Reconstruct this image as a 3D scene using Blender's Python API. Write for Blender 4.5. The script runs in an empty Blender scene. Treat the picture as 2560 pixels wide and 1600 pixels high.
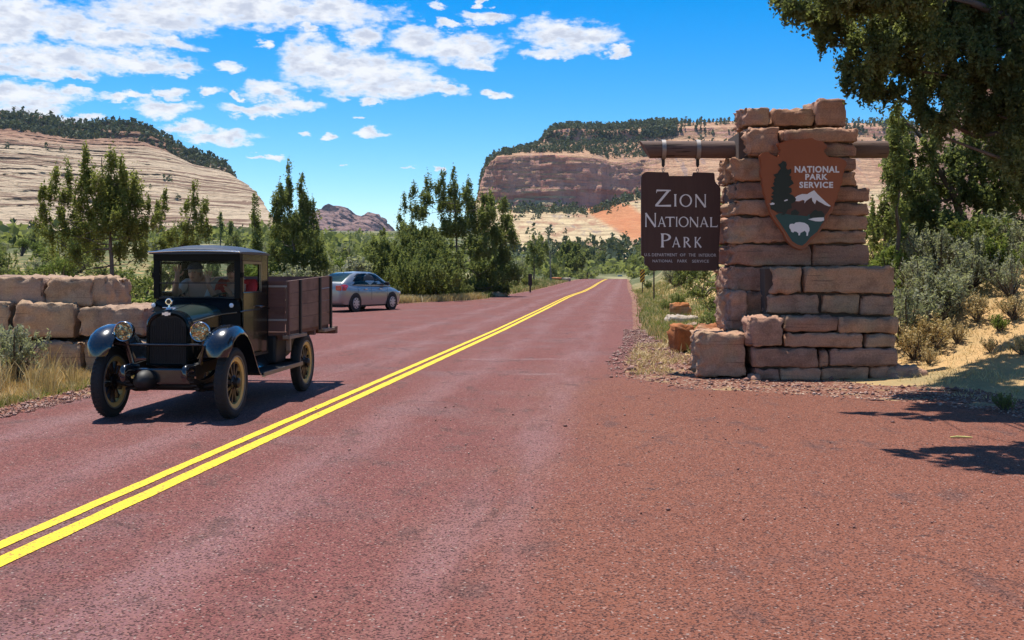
import bpy, bmesh, math, random
import numpy as np
from mathutils import Vector, Matrix, geometry

random.seed(7)
RNG = np.random.default_rng(11)
SC = bpy.context.scene
COL = SC.collection

# ------------------------------------------------------------------ camera
EYE = 1.6
FPX, CXP, HZP = 2645.0, 1280.0, 683.0          # focal length, centre column and horizon row measured on the 2560 px photograph
cd = bpy.data.cameras.new('camera')
cd.sensor_width = 36.0
cd.lens = FPX / 2560.0 * 36.0
cd.shift_y = -(800.0 - HZP) / 2560.0
cd.clip_end = 20000
cam = bpy.data.objects.new('camera', cd)
cam.location = (0, 0, EYE)
cam.rotation_euler = (math.pi / 2, 0, 0)
COL.objects.link(cam)
SC.camera = cam

# ------------------------------------------------------------------ light
SUNVEC = Vector((0.17, -0.27, -1.0)).normalized()    # direction the light travels
toSun = -SUNVEC
SUN_EL = math.asin(toSun.z)
SUN_AZ = math.atan2(toSun.x, toSun.y)                # clockwise from +Y
sd = bpy.data.lights.new('sun', 'SUN')
sd.energy = 4.9
sd.angle = math.radians(0.5)
sd.color = (1.0, 0.95, 0.86)
sun = bpy.data.objects.new('sun', sd)
sun.rotation_euler = SUNVEC.to_track_quat('-Z', 'Y').to_euler()
sun.location = (0, 0, 60)
COL.objects.link(sun)

SC.view_settings.view_transform = 'Standard'
SC.view_settings.look = 'None'
SC.view_settings.gamma = 1.0
SC.view_settings.use_curve_mapping = False
SC.view_settings.exposure = 0.46
SC.render.film_transparent = False
SC.cycles.max_bounces = 6
SC.cycles.diffuse_bounces = 3
SC.cycles.glossy_bounces = 3
SC.cycles.transmission_bounces = 4
SC.cycles.transparent_max_bounces = 12
SC.cycles.caustics_reflective = False
SC.cycles.caustics_refractive = False


class NT:
    """short hand for node trees"""
    def __init__(s, tree):
        s.t = tree
    def n(s, typ, ins=None, **kw):
        nd = s.t.nodes.new(typ)
        for k, v in kw.items():
            setattr(nd, k, v)
        if ins:
            for k, v in ins.items():
                sock = nd.inputs[k]
                if isinstance(v, bpy.types.NodeSocket):
                    s.t.links.new(v, sock)
                else:
                    sock.default_value = v
        return nd
    def math(s, op, a, b=None, c=None, clamp=False):
        ins = {0: a}
        if b is not None: ins[1] = b
        if c is not None: ins[2] = c
        return s.n('ShaderNodeMath', ins, operation=op, use_clamp=clamp).outputs[0]
    def vmath(s, op, a, b=None, c=None):
        ins = {0: a}
        if b is not None: ins[1] = b
        if c is not None: ins[2] = c
        nd = s.n('ShaderNodeVectorMath', ins, operation=op)
        return nd.outputs['Value'] if op in ('DOT_PRODUCT', 'LENGTH', 'DISTANCE') else nd.outputs[0]
    def mix(s, f, a, b, blend='MIX'):
        nd = s.n('ShaderNodeMix', data_type='RGBA', blend_type=blend)
        for i, v in ((0, f), (6, a), (7, b)):
            if isinstance(v, bpy.types.NodeSocket):
                s.t.links.new(v, nd.inputs[i])
            else:
                nd.inputs[i].default_value = v if i == 0 else (tuple(v) + (1.0,))[:4]
        return nd.outputs[2]
    def ramp(s, f, stops, interp='LINEAR'):
        nd = s.n('ShaderNodeValToRGB', {0: f})
        cr = nd.color_ramp
        cr.interpolation = interp
        while len(cr.elements) < len(stops):
            cr.elements.new(0.5)
        for e, (p, c) in zip(cr.elements, stops):
            e.position = p
            e.color = (tuple(c) + (1.0,))[:4] if not isinstance(c, (int, float)) else (c, c, c, 1)
        return nd.outputs[0]
    def step(s, v, a, b):
        return s.n('ShaderNodeMapRange', {0: v, 1: a, 2: b, 3: 0.0, 4: 1.0}, interpolation_type='SMOOTHSTEP').outputs[0]
    def noise(s, vec, scale, detail=4.0, rough=0.55, dist=0.0, out=0):
        return s.n('ShaderNodeTexNoise', {'Vector': vec, 'Scale': scale, 'Detail': detail, 'Roughness': rough, 'Distortion': dist}).outputs[out]


# ------------------------------------------------------------------ sky: clear Nishita sky with broken cumulus
W = bpy.data.worlds.new('World')
SC.world = W
W.use_nodes = True
wt = NT(W.node_tree)
W.node_tree.nodes.clear()
sky = wt.n('ShaderNodeTexSky', sky_type='NISHITA')
sky.sun_disc = False
sky.sun_elevation = SUN_EL
sky.sun_rotation = SUN_AZ
sky.altitude = 1700
sky.air_density = 1.0
sky.dust_density = 0.25
sky.ozone_density = 2.2
hs = wt.n('ShaderNodeHueSaturation', {'Hue': 0.5, 'Saturation': 1.55, 'Value': 1.0, 'Color': sky.outputs[0]})
geo = wt.n('ShaderNodeNewGeometry')
dirv = wt.vmath('MULTIPLY', geo.outputs['Incoming'], (-1, -1, -1))
sep = wt.n('ShaderNodeSeparateXYZ', {0: dirv})
az = wt.math('ARCTAN2', sep.outputs[0], sep.outputs[1])
el = wt.math('ARCSINE', sep.outputs[2])
pv = wt.n('ShaderNodeCombineXYZ', {0: az, 1: el, 2: 0.0}).outputs[0]
# uneven edges: warp the (azimuth, elevation) position before measuring distance to each cloud
pn = wt.vmath('MULTIPLY', pv, (1.0, 2.1, 1.0))
w1 = wt.noise(pn, 26.0, 6.0, 0.62, out=1)
w1 = wt.vmath('SUBTRACT', w1, (0.5, 0.5, 0.5))
pw = wt.vmath('MULTIPLY_ADD', w1, (0.055, 0.034, 0.0), pv)
CLOUDS = [(560,18,330,52),(360,40,170,40),(760,30,190,34),(40,30,120,52),(10,80,72,26),(185,62,95,40),(290,88,110,34),(395,106,72,18),
          (120,135,190,34),(330,150,125,26),(60,168,110,20),(420,165,60,16),(180,180,60,12),(50,225,130,26),(175,222,52,13),(60,262,90,20),(180,280,60,12),
          (300,228,58,11),(395,220,42,13),(385,258,72,19),(440,305,66,18),(550,325,64,19),(495,330,60,12),(540,163,27,13),(495,220,30,10),
          (562,225,22,7),(620,108,20,12),(640,215,62,24),(600,262,86,14),(690,250,84,18),(735,135,72,52),(800,165,140,54),(890,175,140,46),(960,205,120,30),
          (1050,216,66,17),(870,212,100,22),(860,88,52,30),(985,92,72,32),(1085,108,118,40),(1125,145,46,16),(1150,42,66,15),(1068,56,38,8),
          (1310,78,96,36),(1395,95,92,36),(1300,126,86,17),(1465,128,22,9),(1182,222,38,9),(880,318,44,11),(722,321,14,8),(775,317,18,7),(600,372,30,6),
          (655,374,38,9),(843,268,18,5),(800,388,9,3),(960,398,14,4),(1030,400,14,4),(878,240,34,9),(725,76,30,10),(1035,18,26,9),(1145,12,16,6)]
md = None
for cx, cy, rx, ry in CLOUDS:
    ca = math.atan((cx - 1210) / 2500)
    ce = math.atan((645.5 - cy) / 2500 * math.cos(ca))
    sx, sy = 2500 / rx, 2500 / ry
    q = wt.vmath('MULTIPLY_ADD', pw, (sx, sy, 0.0), (-ca * sx, -ce * sy, 0.0))
    d2 = wt.vmath('DOT_PRODUCT', q, q)
    md = d2 if md is None else wt.math('SMOOTH_MIN', md, d2, 0.35)
dens = wt.math('SUBTRACT', 1.0, md)
# the same broken cloud carries on over the rest of the sky
outv = wt.noise(wt.vmath('MULTIPLY', pv, (1.0, 2.3, 1.0)), 6.0, 7.0, 0.6)
outd = wt.math('MULTIPLY_ADD', outv, 6.0, -3.35)
aaz = wt.math('ABSOLUTE', az)
outside = wt.math('MAXIMUM', wt.step(aaz, 0.47, 0.62), wt.step(el, 0.27, 0.36))
dens = wt.n('ShaderNodeMix', {0: outside, 2: dens, 3: outd}, data_type='FLOAT').outputs[0]
fine = wt.noise(pn, 75.0, 5.0, 0.6)
dens = wt.math('ADD', dens, wt.math('MULTIPLY_ADD', fine, 2.0, -1.0))
cover = wt.step(dens, -0.24, 0.92)
cover = wt.math('MULTIPLY', cover, wt.step(el, 0.0, 0.05))
thick = wt.step(dens, 0.40, 1.10)
puff = wt.noise(pn, 42.0, 5.0, 0.55)
greyf = wt.math('MULTIPLY', thick, wt.step(puff, 0.38, 0.62))
ccol = wt.mix(greyf, (0.93, 0.95, 0.99), (0.60, 0.645, 0.76))
bsky = wt.n('ShaderNodeBackground', {0: hs.outputs[0], 1: 0.125})
bcl = wt.n('ShaderNodeBackground', {0: ccol, 1: 0.76})
msh = wt.n('ShaderNodeMixShader', {0: wt.math('MULTIPLY', cover, 0.96), 1: bsky.outputs[0], 2: bcl.outputs[0]})
wo = wt.n('ShaderNodeOutputWorld', {0: msh.outputs[0]})


# ------------------------------------------------------------------ helpers
def P(px, py, Z):
    """world point at depth Z (metres in front of the camera) for a pixel of the 2560 px photograph"""
    return Vector(((px - CXP) / FPX * Z, Z, EYE - (py - HZP) / FPX * Z))

def smooth(a, b, x):
    t = np.clip((np.asarray(x, float) - a) / (b - a), 0, 1)
    return t * t * (3 - 2 * t)

def _hash(ix, iy, iz, seed):
    h = (ix * 374761393 + iy * 668265263 + iz * 2147483647 + seed * 144665) & 0xFFFFFFFF
    h = ((h ^ (h >> 13)) * 1274126177) & 0xFFFFFFFF
    h = ((h ^ (h >> 16)) * 2246822519) & 0xFFFFFFFF
    return ((h ^ (h >> 15)) & 0xFFFFFF) / float(0xFFFFFF)

def vnoise(p, seed=0):
    """value noise in -1..1 for an (n,3) array"""
    p = np.asarray(p, float)
    i = np.floor(p).astype(np.int64)
    f = p - i
    f = f * f * f * (f * (f * 6 - 15) + 10)
    r = 0
    for dx in (0, 1):
        wx = f[:, 0] if dx else 1 - f[:, 0]
        for dy in (0, 1):
            wy = f[:, 1] if dy else 1 - f[:, 1]
            for dz in (0, 1):
                wz = f[:, 2] if dz else 1 - f[:, 2]
                r = r + wx * wy * wz * _hash(i[:, 0] + dx, i[:, 1] + dy, i[:, 2] + dz, seed)
    return r * 2 - 1

def fbm(p, octaves=4, seed=0, gain=0.5, lac=2.03):
    p = np.asarray(p, float)
    a, s, t = 1.0, 0.0, 0.0
    for o in range(octaves):
        s = s + a * vnoise(p, seed + o * 17)
        t += a
        a *= gain
        p = p * lac + 5.3
    return s / t

def mesh_np(name, verts, faces, smooth_shade=False):
    """mesh from numpy arrays; faces is (n,3) or (n,4)"""
    me = bpy.data.meshes.new(name)
    verts = np.asarray(verts, np.float32)
    faces = np.asarray(faces, np.int32)
    k = faces.shape[1]
    me.vertices.add(len(verts))
    me.vertices.foreach_set('co', verts.ravel())
    me.loops.add(faces.size)
    me.loops.foreach_set('vertex_index', faces.ravel())
    me.polygons.add(len(faces))
    me.polygons.foreach_set('loop_start', np.arange(0, faces.size, k, dtype=np.int32))
    me.polygons.foreach_set('loop_total', np.full(len(faces), k, np.int32))
    if smooth_shade:
        me.polygons.foreach_set('use_smooth', np.ones(len(faces), bool))
    me.update(calc_edges=True)
    return me

def add(name, me, mat=None, parent=None, loc=None, rot=None):
    o = bpy.data.objects.new(name, me)
    COL.objects.link(o)
    if mat is not None and me is not None:
        if not me.materials:
            me.materials.append(mat)
    if parent is not None:
        o.parent = parent
    if loc is not None:
        o.location = loc
    if rot is not None:
        o.rotation_euler = rot
    return o

def thing(name, label, cat, loc=(0, 0, 0), rot=(0, 0, 0), group=None):
    o = bpy.data.objects.new(name, None)
    o.empty_display_size = 0.2
    COL.objects.link(o)
    o.location = loc
    o.rotation_euler = rot
    return tag(o, label, cat, group)

def tag(o, label, cat, group=None):
    o['label'] = label
    o['category'] = cat
    if group:
        o['group'] = group
    return o

def kind(o, k):
    o['kind'] = k
    return o

def copy_tree(o, parent=None):
    c = o.copy()
    COL.objects.link(c)
    if parent is not None:
        c.parent = parent
    for ch in list(o.children):
        copy_tree(ch, c)
    return c

class MB:
    """collects simple solids into one mesh"""
    def __init__(s):
        s.v, s.f = [], []
    def raw(s, vs, fs):
        b = len(s.v)
        s.v += [tuple(v) for v in vs]
        s.f += [tuple(i + b for i in f) for f in fs]
        return s
    def box(s, x0, x1, y0, y1, z0, z1, bev=0.0, M=None):
        x0, x1 = min(x0, x1), max(x0, x1); y0, y1 = min(y0, y1), max(y0, y1); z0, z1 = min(z0, z1), max(z0, z1)
        if bev <= 0:
            vs = [(x, y, z) for z in (z0, z1) for y in (y0, y1) for x in (x0, x1)]
            fs = [(0, 2, 3, 1), (4, 5, 7, 6), (0, 1, 5, 4), (2, 6, 7, 3), (0, 4, 6, 2), (1, 3, 7, 5)]
        else:
            b = min(bev, (x1 - x0) * .45, (y1 - y0) * .45, (z1 - z0) * .45)
            bm = bmesh.new()
            bmesh.ops.create_cube(bm, size=1)
            for v in bm.verts:
                v.co = Vector(((x0 + x1) / 2 + v.co.x * (x1 - x0), (y0 + y1) / 2 + v.co.y * (y1 - y0), (z0 + z1) / 2 + v.co.z * (z1 - z0)))
            bmesh.ops.bevel(bm, geom=bm.edges[:], offset=b, segments=2, affect='EDGES', profile=0.6)
            bm.verts.index_update()
            vs = [v.co.copy() for v in bm.verts]
            fs = [[v.index for v in f.verts] for f in bm.faces]
            bm.free()
        if M is not None:
            vs = [M @ Vector(v) for v in vs]
        return s.raw(vs, fs)
    def tube(s, pts, r, n=8, cap=True):
        pts = [Vector(p) for p in pts]
        rs = r if isinstance(r, (list, tuple)) else [r] * len(pts)
        rings = []
        prev = None
        for i, p in enumerate(pts):
            d = (pts[min(i + 1, len(pts) - 1)] - pts[max(i - 1, 0)])
            d = d.normalized() if d.length > 1e-9 else Vector((0, 0, 1))
            u = prev if prev is not None else (Vector((0, 0, 1)) if abs(d.z) < .9 else Vector((1, 0, 0)))
            u = (u - d * u.dot(d))
            u = u.normalized() if u.length > 1e-6 else d.orthogonal().normalized()
            prev = u
            w = d.cross(u)
            rings.append([p + (u * math.cos(2 * math.pi * k / n) + w * math.sin(2 * math.pi * k / n)) * rs[i] for k in range(n)])
        vs = [v for rg in rings for v in rg]
        fs = []
        for i in range(len(rings) - 1):
            for k in range(n):
                fs.append((i * n + k, i * n + (k + 1) % n, (i + 1) * n + (k + 1) % n, (i + 1) * n + k))
        if cap:
            fs.append(tuple(range(n - 1, -1, -1)))
            fs.append(tuple((len(rings) - 1) * n + k for k in range(n)))
        return s.raw(vs, fs)
    def lathe(s, prof, n=24, axis='X', c=(0, 0, 0), close=False):
        """prof: list of (along axis, radius)"""
        vs, fs = [], []
        for a, r in prof:
            for k in range(n):
                t = 2 * math.pi * k / n
                u, w = r * math.cos(t), r * math.sin(t)
                v = {'X': (a, u, w), 'Y': (u, a, w), 'Z': (u, w, a)}[axis]
                vs.append((v[0] + c[0], v[1] + c[1], v[2] + c[2]))
        m = len(prof)
        for i in range(m if close else m - 1):
            j = (i + 1) % m
            for k in range(n):
                fs.append((i * n + k, i * n + (k + 1) % n, j * n + (k + 1) % n, j * n + k))
        if not close:
            if prof[0][1] > 1e-6: fs.append(tuple(range(n - 1, -1, -1)))
            if prof[-1][1] > 1e-6: fs.append(tuple((m - 1) * n + k for k in range(n)))
        return s.raw(vs, fs)
    def prism(s, pts, y0, y1, holes=None):
        """extrude an (x,z) outline from y0 (front) to y1 (back)"""
        loops = [[Vector((p[0], p[1], 0)) for p in pts]] + [[Vector((p[0], p[1], 0)) for p in h] for h in (holes or [])]
        tri = geometry.tessellate_polygon(loops)
        flat = [p for l in loops for p in l]
        n = len(flat)
        vs = [(p.x, y0, p.y) for p in flat] + [(p.x, y1, p.y) for p in flat]
        fs = [tuple(t) for t in tri] + [tuple(i + n for i in reversed(t)) for t in tri]
        b = 0
        for l in loops:
            m = len(l)
            for i in range(m):
                j = (i + 1) % m
                fs.append((b + i, b + j, b + j + n, b + i + n))
            b += m
        return s.raw(vs, fs)
    def loft(s, rings, closed=True, caps=True):
        n = len(rings[0])
        vs = [v for r in rings for v in r]
        fs = []
        for i in range(len(rings) - 1):
            for k in range(n if closed else n - 1):
                fs.append((i * n + k, i * n + (k + 1) % n, (i + 1) * n + (k + 1) % n, (i + 1) * n + k))
        if caps and closed:
            fs.append(tuple(range(n - 1, -1, -1)))
            fs.append(tuple((len(rings) - 1) * n + k for k in range(n)))
        return s.raw(vs, fs)
    def mesh(s, name, smooth_angle=None):
        me = bpy.data.meshes.new(name)
        me.from_pydata([tuple(v) for v in s.v], [], s.f)
        bm = bmesh.new()
        bm.from_mesh(me)
        bmesh.ops.recalc_face_normals(bm, faces=bm.faces[:])
        if smooth_angle is not None:
            lim = math.radians(smooth_angle)
            for f in bm.faces: f.smooth = True
            for e in bm.edges:
                if len(e.link_faces) == 2:
                    e.smooth = e.calc_face_angle(0.0) < lim
                else:
                    e.smooth = False
        bm.to_mesh(me)
        bm.free()
        return me
    def build(s, name, mat, parent=None, smooth_angle=None, loc=None, rot=None):
        return add(name, s.mesh(name, smooth_angle), mat, parent, loc, rot)


# ------------------------------------------------------------------ materials
def mat(name):
    m = bpy.data.materials.new(name)
    m.use_nodes = True
    m.node_tree.nodes.clear()
    t = NT(m.node_tree)
    bs = t.n('ShaderNodeBsdfPrincipled')
    out = t.n('ShaderNodeOutputMaterial', {0: bs.outputs[0]})
    return m, t, bs

def link(t, v, sock):
    if isinstance(v, bpy.types.NodeSocket):
        t.t.links.new(v, sock)
    else:
        sock.default_value = (tuple(v) + (1.0,))[:4] if isinstance(v, (tuple, list)) else v

def setp(t, bs, **kw):
    for k, v in kw.items():
        link(t, v, bs.inputs[{'color': 'Base Color', 'rough': 'Roughness', 'metal': 'Metallic', 'spec': 'Specular IOR Level', 'coat': 'Coat Weight',
                              'coatr': 'Coat Roughness', 'trans': 'Transmission Weight', 'normal': 'Normal', 'alpha': 'Alpha', 'ior': 'IOR'}[k]])

def bump(t, h, strength=0.4, dist=0.02):
    return t.n('ShaderNodeBump', {'Height': h, 'Strength': strength, 'Distance': dist}).outputs[0]

def objco(t):
    return t.n('ShaderNodeTexCoord').outputs['Object']

def worldpos(t):
    return t.n('ShaderNodeNewGeometry').outputs['Position']

def plain(name, color, rough=0.5, metal=0.0, var=0.12, scale=12.0, coat=0.0, spec=0.5, bmp=0.0):
    """paint, metal, rubber, cloth: a base colour with slight uneven wear"""
    m, t, bs = mat(name)
    n = t.noise(objco(t), scale, 5.0, 0.6)
    dark = tuple(c * (1 - var) for c in color)
    lite = tuple(min(1, c * (1 + var)) for c in color)
    setp(t, bs, color=t.mix(n, dark, lite), rough=t.math('MULTIPLY_ADD', n, 0.2 * rough, rough * 0.9), metal=metal, spec=spec)
    if coat: setp(t, bs, coat=coat, coatr=0.05)
    if bmp: setp(t, bs, normal=bump(t, t.noise(objco(t), scale * 8, 4.0), bmp, 0.01))
    return m
# ================================================================== THE SETTING
RK, RX0 = 0.108, -3.57
def road_c(y): return RX0 + RK * np.asarray(y, float)
_RY = [-40, 0, 30, 45, 56, 65, 74, 89, 111, 139, 165, 190, 205, 230, 290, 400, 5000]
_RZ = [0, 0, 0, .055, .115, .155, .137, .08, .15, .36, .48, .54, .50, .15, -.65, -1.2, -1.2]
def road_z(y): return np.interp(y, _RY, _RZ)
_LX = {18.8: -5.2, 20: -6.3, 22: -9, 28: -14, 38: -18, 46: -16, 50: -10, 51.7: -5.75, 55: -4.05, 58: -2.1, 61: -1.35}
def road_l(y):
    y = np.asarray(y, float)
    lane = road_c(y) - np.interp(y, [0, 18, 60, 100], [3.4, 3.4, 4.3, 4.5])
    k = sorted(_LX)
    pull = np.interp(y, [18] + k + [66], [float(road_c(18)) - 3.4] + [_LX[q] for q in k] + [float(road_c(66)) - 4.35])
    return np.where((y > 18) & (y < 66), pull, lane)
_RYY = [-40, 4, 7, 9.5, 11, 12.2, 12.9, 13.35, 14, 14.6, 16.2, 19, 24]
_RXX = [16, 13, 7.2, 6.0, 5.95, 5.8, 5.35, 4.64, 3.8, 2.6, 1.75, 1.95, 2.75]
def road_r(y):
    y = np.asarray(y, float)
    return np.where(y < 24, np.interp(y, _RYY, _RXX), road_c(y) + np.interp(y, [24, 60, 100], [3.72, 3.9, 3.7]))

def ground_z(x, y):
    x = np.asarray(x, float); y = np.asarray(y, float)
    lat = x - road_c(y)
    z = road_z(y)
    off = smooth(4.3, 9, lat)
    z = z + off * .021 * np.clip(y - 18, 0, 60)                                        # verge beyond the monument
    z = z + smooth(7.1, 10.4, lat) * smooth(11.5, 14.0, y) * (.036 * np.clip(y - 13, 0, 6.5) ** 2 + .06 * np.clip(y - 19.5, 0, 12) + .05 * np.clip(lat - 9, 0, 14))   # sandy bank
    z = z + smooth(5, 11, -lat) * .013 * np.clip(y - 50, 0, 70)
    z = z + smooth(10, 70, -lat) * .048 * np.clip(y - 60, 0, 1200) * .9
    z = z + smooth(0, 30, lat + 45) * .026 * np.clip(y - 230, 0, 900)
    far = smooth(25, 140, y) * np.minimum(1.0, .2 + np.abs(lat) / 60) * smooth(5.5, 14, np.abs(lat))
    p = np.stack([x * .035, y * .035, 0 * x], -1).reshape(-1, 3)
    z = z + far * 1.3 * fbm(p, 3, 5).reshape(x.shape)
    near = smooth(.3, 2.0, np.maximum(road_l(y) - x, x - road_r(y)))
    p = np.stack([x * .9, y * .9, 0 * x], -1).reshape(-1, 3)
    z = z + near * .05 * fbm(p, 3, 9).reshape(x.shape)
    return z
def gz(x, y): return float(ground_z(np.array([x]), np.array([y]))[0])

def grid_faces(nr, nc):
    r, c = np.meshgrid(np.arange(nr - 1), np.arange(nc - 1), indexing='ij')
    a = (r * nc + c).ravel()
    return np.stack([a, a + 1, a + nc + 1, a + nc], -1)

# --- ground sheet -------------------------------------------------------------
def axis(lo, hi, d0, grow):
    out, d, v = [0.0], d0, 0.0
    while v < hi:
        v += d; d *= grow; out.append(v)
    neg, d, v = [], d0, 0.0
    while v > lo:
        v -= d; d *= grow; neg.append(v)
    return np.array(neg[::-1] + out)
gx = axis(-3000, 3000, .28, 1.032)
gy = np.concatenate([np.linspace(-30, 4, 20), np.arange(4.3, 26, .3), 26 + np.cumsum(.3 * 1.034 ** np.arange(150))])
gy = gy[gy < 4200]
GX, GY = np.meshgrid(gx, gy)
GX = GX + road_c(np.minimum(GY, 260)) * np.exp(-np.abs(GX) / 60)
Zg = ground_z(GX, GY)
inside = np.minimum(GX - (road_l(GY) - .15), (road_r(GY) + .15) - GX)
Zg = Zg - (.06 + .0045 * np.clip(GY - 25, 0, 200) * (1 - smooth(235, 265, GY))) * smooth(-.1 - .012 * np.clip(GY - 25, 0, 60), .35, inside) - .012
mg, t, bs = mat('desert_ground')
pos = worldpos(t)
sx = t.n('ShaderNodeSeparateXYZ', {0: pos})
n1 = t.noise(pos, .35, 6.0, .6)
n2 = t.noise(pos, 9.0, 6.0, .65)
n3 = t.noise(pos, 60.0, 3.0, .7)
sand = t.mix(n2, (.46, .27, .115), (.66, .44, .215))
sand = t.mix(t.step(n3, .55, .75), sand, (.30, .17, .08))
litter = t.mix(n3, (.20, .15, .075), (.50, .38, .19))
nearc = t.mix(t.step(n1, .48, .62), sand, litter)
nearc = t.mix(t.math('MULTIPLY', t.step(t.noise(pos, .9, 4.0), .42, .56), t.step(sx.outputs[1], 18.0, 40.0)), nearc, (.13, .15, .05))
scr = t.noise(pos, .06, 8.0, .68)
farc = t.mix(t.step(scr, .38, .52), (.34, .29, .16), (.085, .10, .045))
setp(t, bs, color=t.mix(t.step(sx.outputs[1], 60.0, 160.0), nearc, farc), rough=.95, spec=.1, normal=bump(t, t.math('ADD', n2, t.math('MULTIPLY', n3, .5)), .7, .05))
go = add('ground', mesh_np('ground', np.stack([GX, GY, Zg], -1).reshape(-1, 3), grid_faces(*GX.shape), True), mg)
kind(go, 'structure')

# --- red asphalt ----------------------------------------------------------------
ry = np.concatenate([np.arange(-12, 26, .2), 26 + np.cumsum(.22 * 1.025 ** np.arange(160))])
ry = ry[ry < 330]
rs = np.linspace(0, 1, 90)
def jag(y, s, a=.06):
    y = np.asarray(y, float)
    return a * fbm(np.stack([y * 1.3, 0 * y + s, 0 * y], -1), 4, 3)
L, R = road_l(ry) + jag(ry, 1.5), road_r(ry) + jag(ry, 8.5, .1)
RX = L[:, None] + (R - L)[:, None] * rs[None, :]
RY = np.repeat(ry[:, None], 90, 1)
RZ = ground_z(RX, RY) * 0 + road_z(RY)
far_add = ground_z(RX, RY) - RZ                       # the apron climbs a little with the bank
RZ = RZ + np.where((RX > 4.5) & (RY < 15), far_add, 0)
mr, t, bs = mat('red_asphalt')
pos = worldpos(t)
sx = t.n('ShaderNodeSeparateXYZ', {0: pos})
lat = t.math('SUBTRACT', sx.outputs[0], t.math('MULTIPLY_ADD', sx.outputs[1], RK, RX0))
roadco = t.n('ShaderNodeCombineXYZ', {0: t.math('MULTIPLY', lat, 1.0), 1: t.math('MULTIPLY', sx.outputs[1], .16), 2: 0.0}).outputs[0]
streak = t.noise(roadco, 1.7, 5.0, .6)
big = t.noise(pos, .55, 5.0, .6)
fine = t.noise(pos, 75.0, 4.0, .75)
vor = t.n('ShaderNodeTexVoronoi', {'Vector': pos, 'Scale': 96.0, 'Randomness': 1.0})
speck = t.n('ShaderNodeSeparateXYZ', {0: vor.outputs['Color']})
lane = t.mix(streak, (.200, .058, .048), (.310, .110, .096))
lane = t.mix(t.math('MULTIPLY', t.step(big, .48, .68), .55), lane, (.235, .145, .150))
rust = t.mix(big, (.235, .072, .040), (.325, .118, .068))
apron = t.step(t.math('ADD', lat, t.math('MULTIPLY_ADD', big, 3.0, -1.5)), 1.6, 3.8)
apron = t.math('MULTIPLY', apron, t.math('SUBTRACT', 1.0, t.step(sx.outputs[1], 14.0, 22.0)))
col = t.mix(apron, lane, rust)
# wheel tracks, paler and greyer
tr = None
for c in (-2.45, -.95, 1.05, 2.65):
    g = t.math('SUBTRACT', 1.0, t.step(t.math('ABSOLUTE', t.math('SUBTRACT', lat, c)), .05, .55))
    tr = g if tr is None else t.math('MAXIMUM', tr, g)
col = t.mix(t.math('MULTIPLY', t.math('MULTIPLY', tr, t.step(streak, .30, .62)), .62), col, (.345, .185, .185))
# two faint pale transverse seams and a few hairline cracks
for sy, xa, xb in ((19.7, -1.15, 1.15), (16.75, -.15, .95)):
    wob = t.math('MULTIPLY_ADD', t.noise(pos, 2.5, 3.0), .5, -.25)
    m1 = t.math('SUBTRACT', 1.0, t.step(t.math('ABSOLUTE', t.math('ADD', t.math('SUBTRACT', sx.outputs[1], sy), wob)), .03, .16))
    m2 = t.math('MULTIPLY', t.step(sx.outputs[0], xa, xa + .4), t.math('SUBTRACT', 1.0, t.step(sx.outputs[0], xb - .4, xb)))
    col = t.mix(t.math('MULTIPLY', t.math('MULTIPLY', m1, m2), .5), col, (.42, .27, .27))
wpos = t.vmath('MULTIPLY_ADD', t.vmath('SUBTRACT', t.noise(pos, 1.6, 4.0, out=1), (.5, .5, .5)), (.9, .9, 0), pos)
crk = t.n('ShaderNodeTexVoronoi', {'Vector': t.vmath('MULTIPLY', wpos, (1.0, .6, 0.0)), 'Scale': .42}, feature='DISTANCE_TO_EDGE').outputs['Distance']
col = t.mix(t.math('MULTIPLY', t.math('MULTIPLY', t.math('SUBTRACT', 1.0, t.step(crk, .002, .010)), t.step(big, .5, .6)), .55), col, (.06, .03, .028))
# worn, tarred patches
pat = t.noise(t.vmath('MULTIPLY', pos, (1.0, .55, 1.0)), 2.3, 5.0, .62)
col = t.mix(t.math('MULTIPLY', t.step(pat, .55, .68), .65), col, (.115, .062, .055))
chips = t.noise(t.vmath('MULTIPLY', pos, (1.0, 1.3, 1.0)), 4.2, 8.0, .74)
where_ = t.math('MULTIPLY', t.step(t.noise(pos, 1.1, 3.0), .50, .62), t.math('MULTIPLY_ADD', apron, .8, .2))
col = t.mix(t.math('MULTIPLY', t.math('MULTIPLY', t.step(chips, .575, .63), where_), .85), col, (.024, .018, .022))
# aggregate: dark pits and pale stones
col = t.mix(t.math('MULTIPLY', t.step(speck.outputs[0], .64, .74), .85), col, (.045, .018, .015))
col = t.mix(t.math('MULTIPLY', t.step(speck.outputs[1], .74, .84), .45), col, (.43, .20, .145))
col = t.mix(t.math('MULTIPLY', t.step(speck.outputs[2], .982, .99), .6), col, (.58, .45, .38))
col = t.mix(t.math('MULTIPLY_ADD', fine, 1.4, -.45, True), t.mix(.35, col, (.02, .01, .008)), col)
setp(t, bs, color=col, rough=.88, spec=.22, normal=bump(t, t.math('ADD', fine, vor.outputs['Distance']), .55, .012))
ro = add('road', mesh_np('road', np.stack([RX, RY, RZ], -1).reshape(-1, 3), grid_faces(*RX.shape), True), mr)
kind(ro, 'structure')

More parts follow.
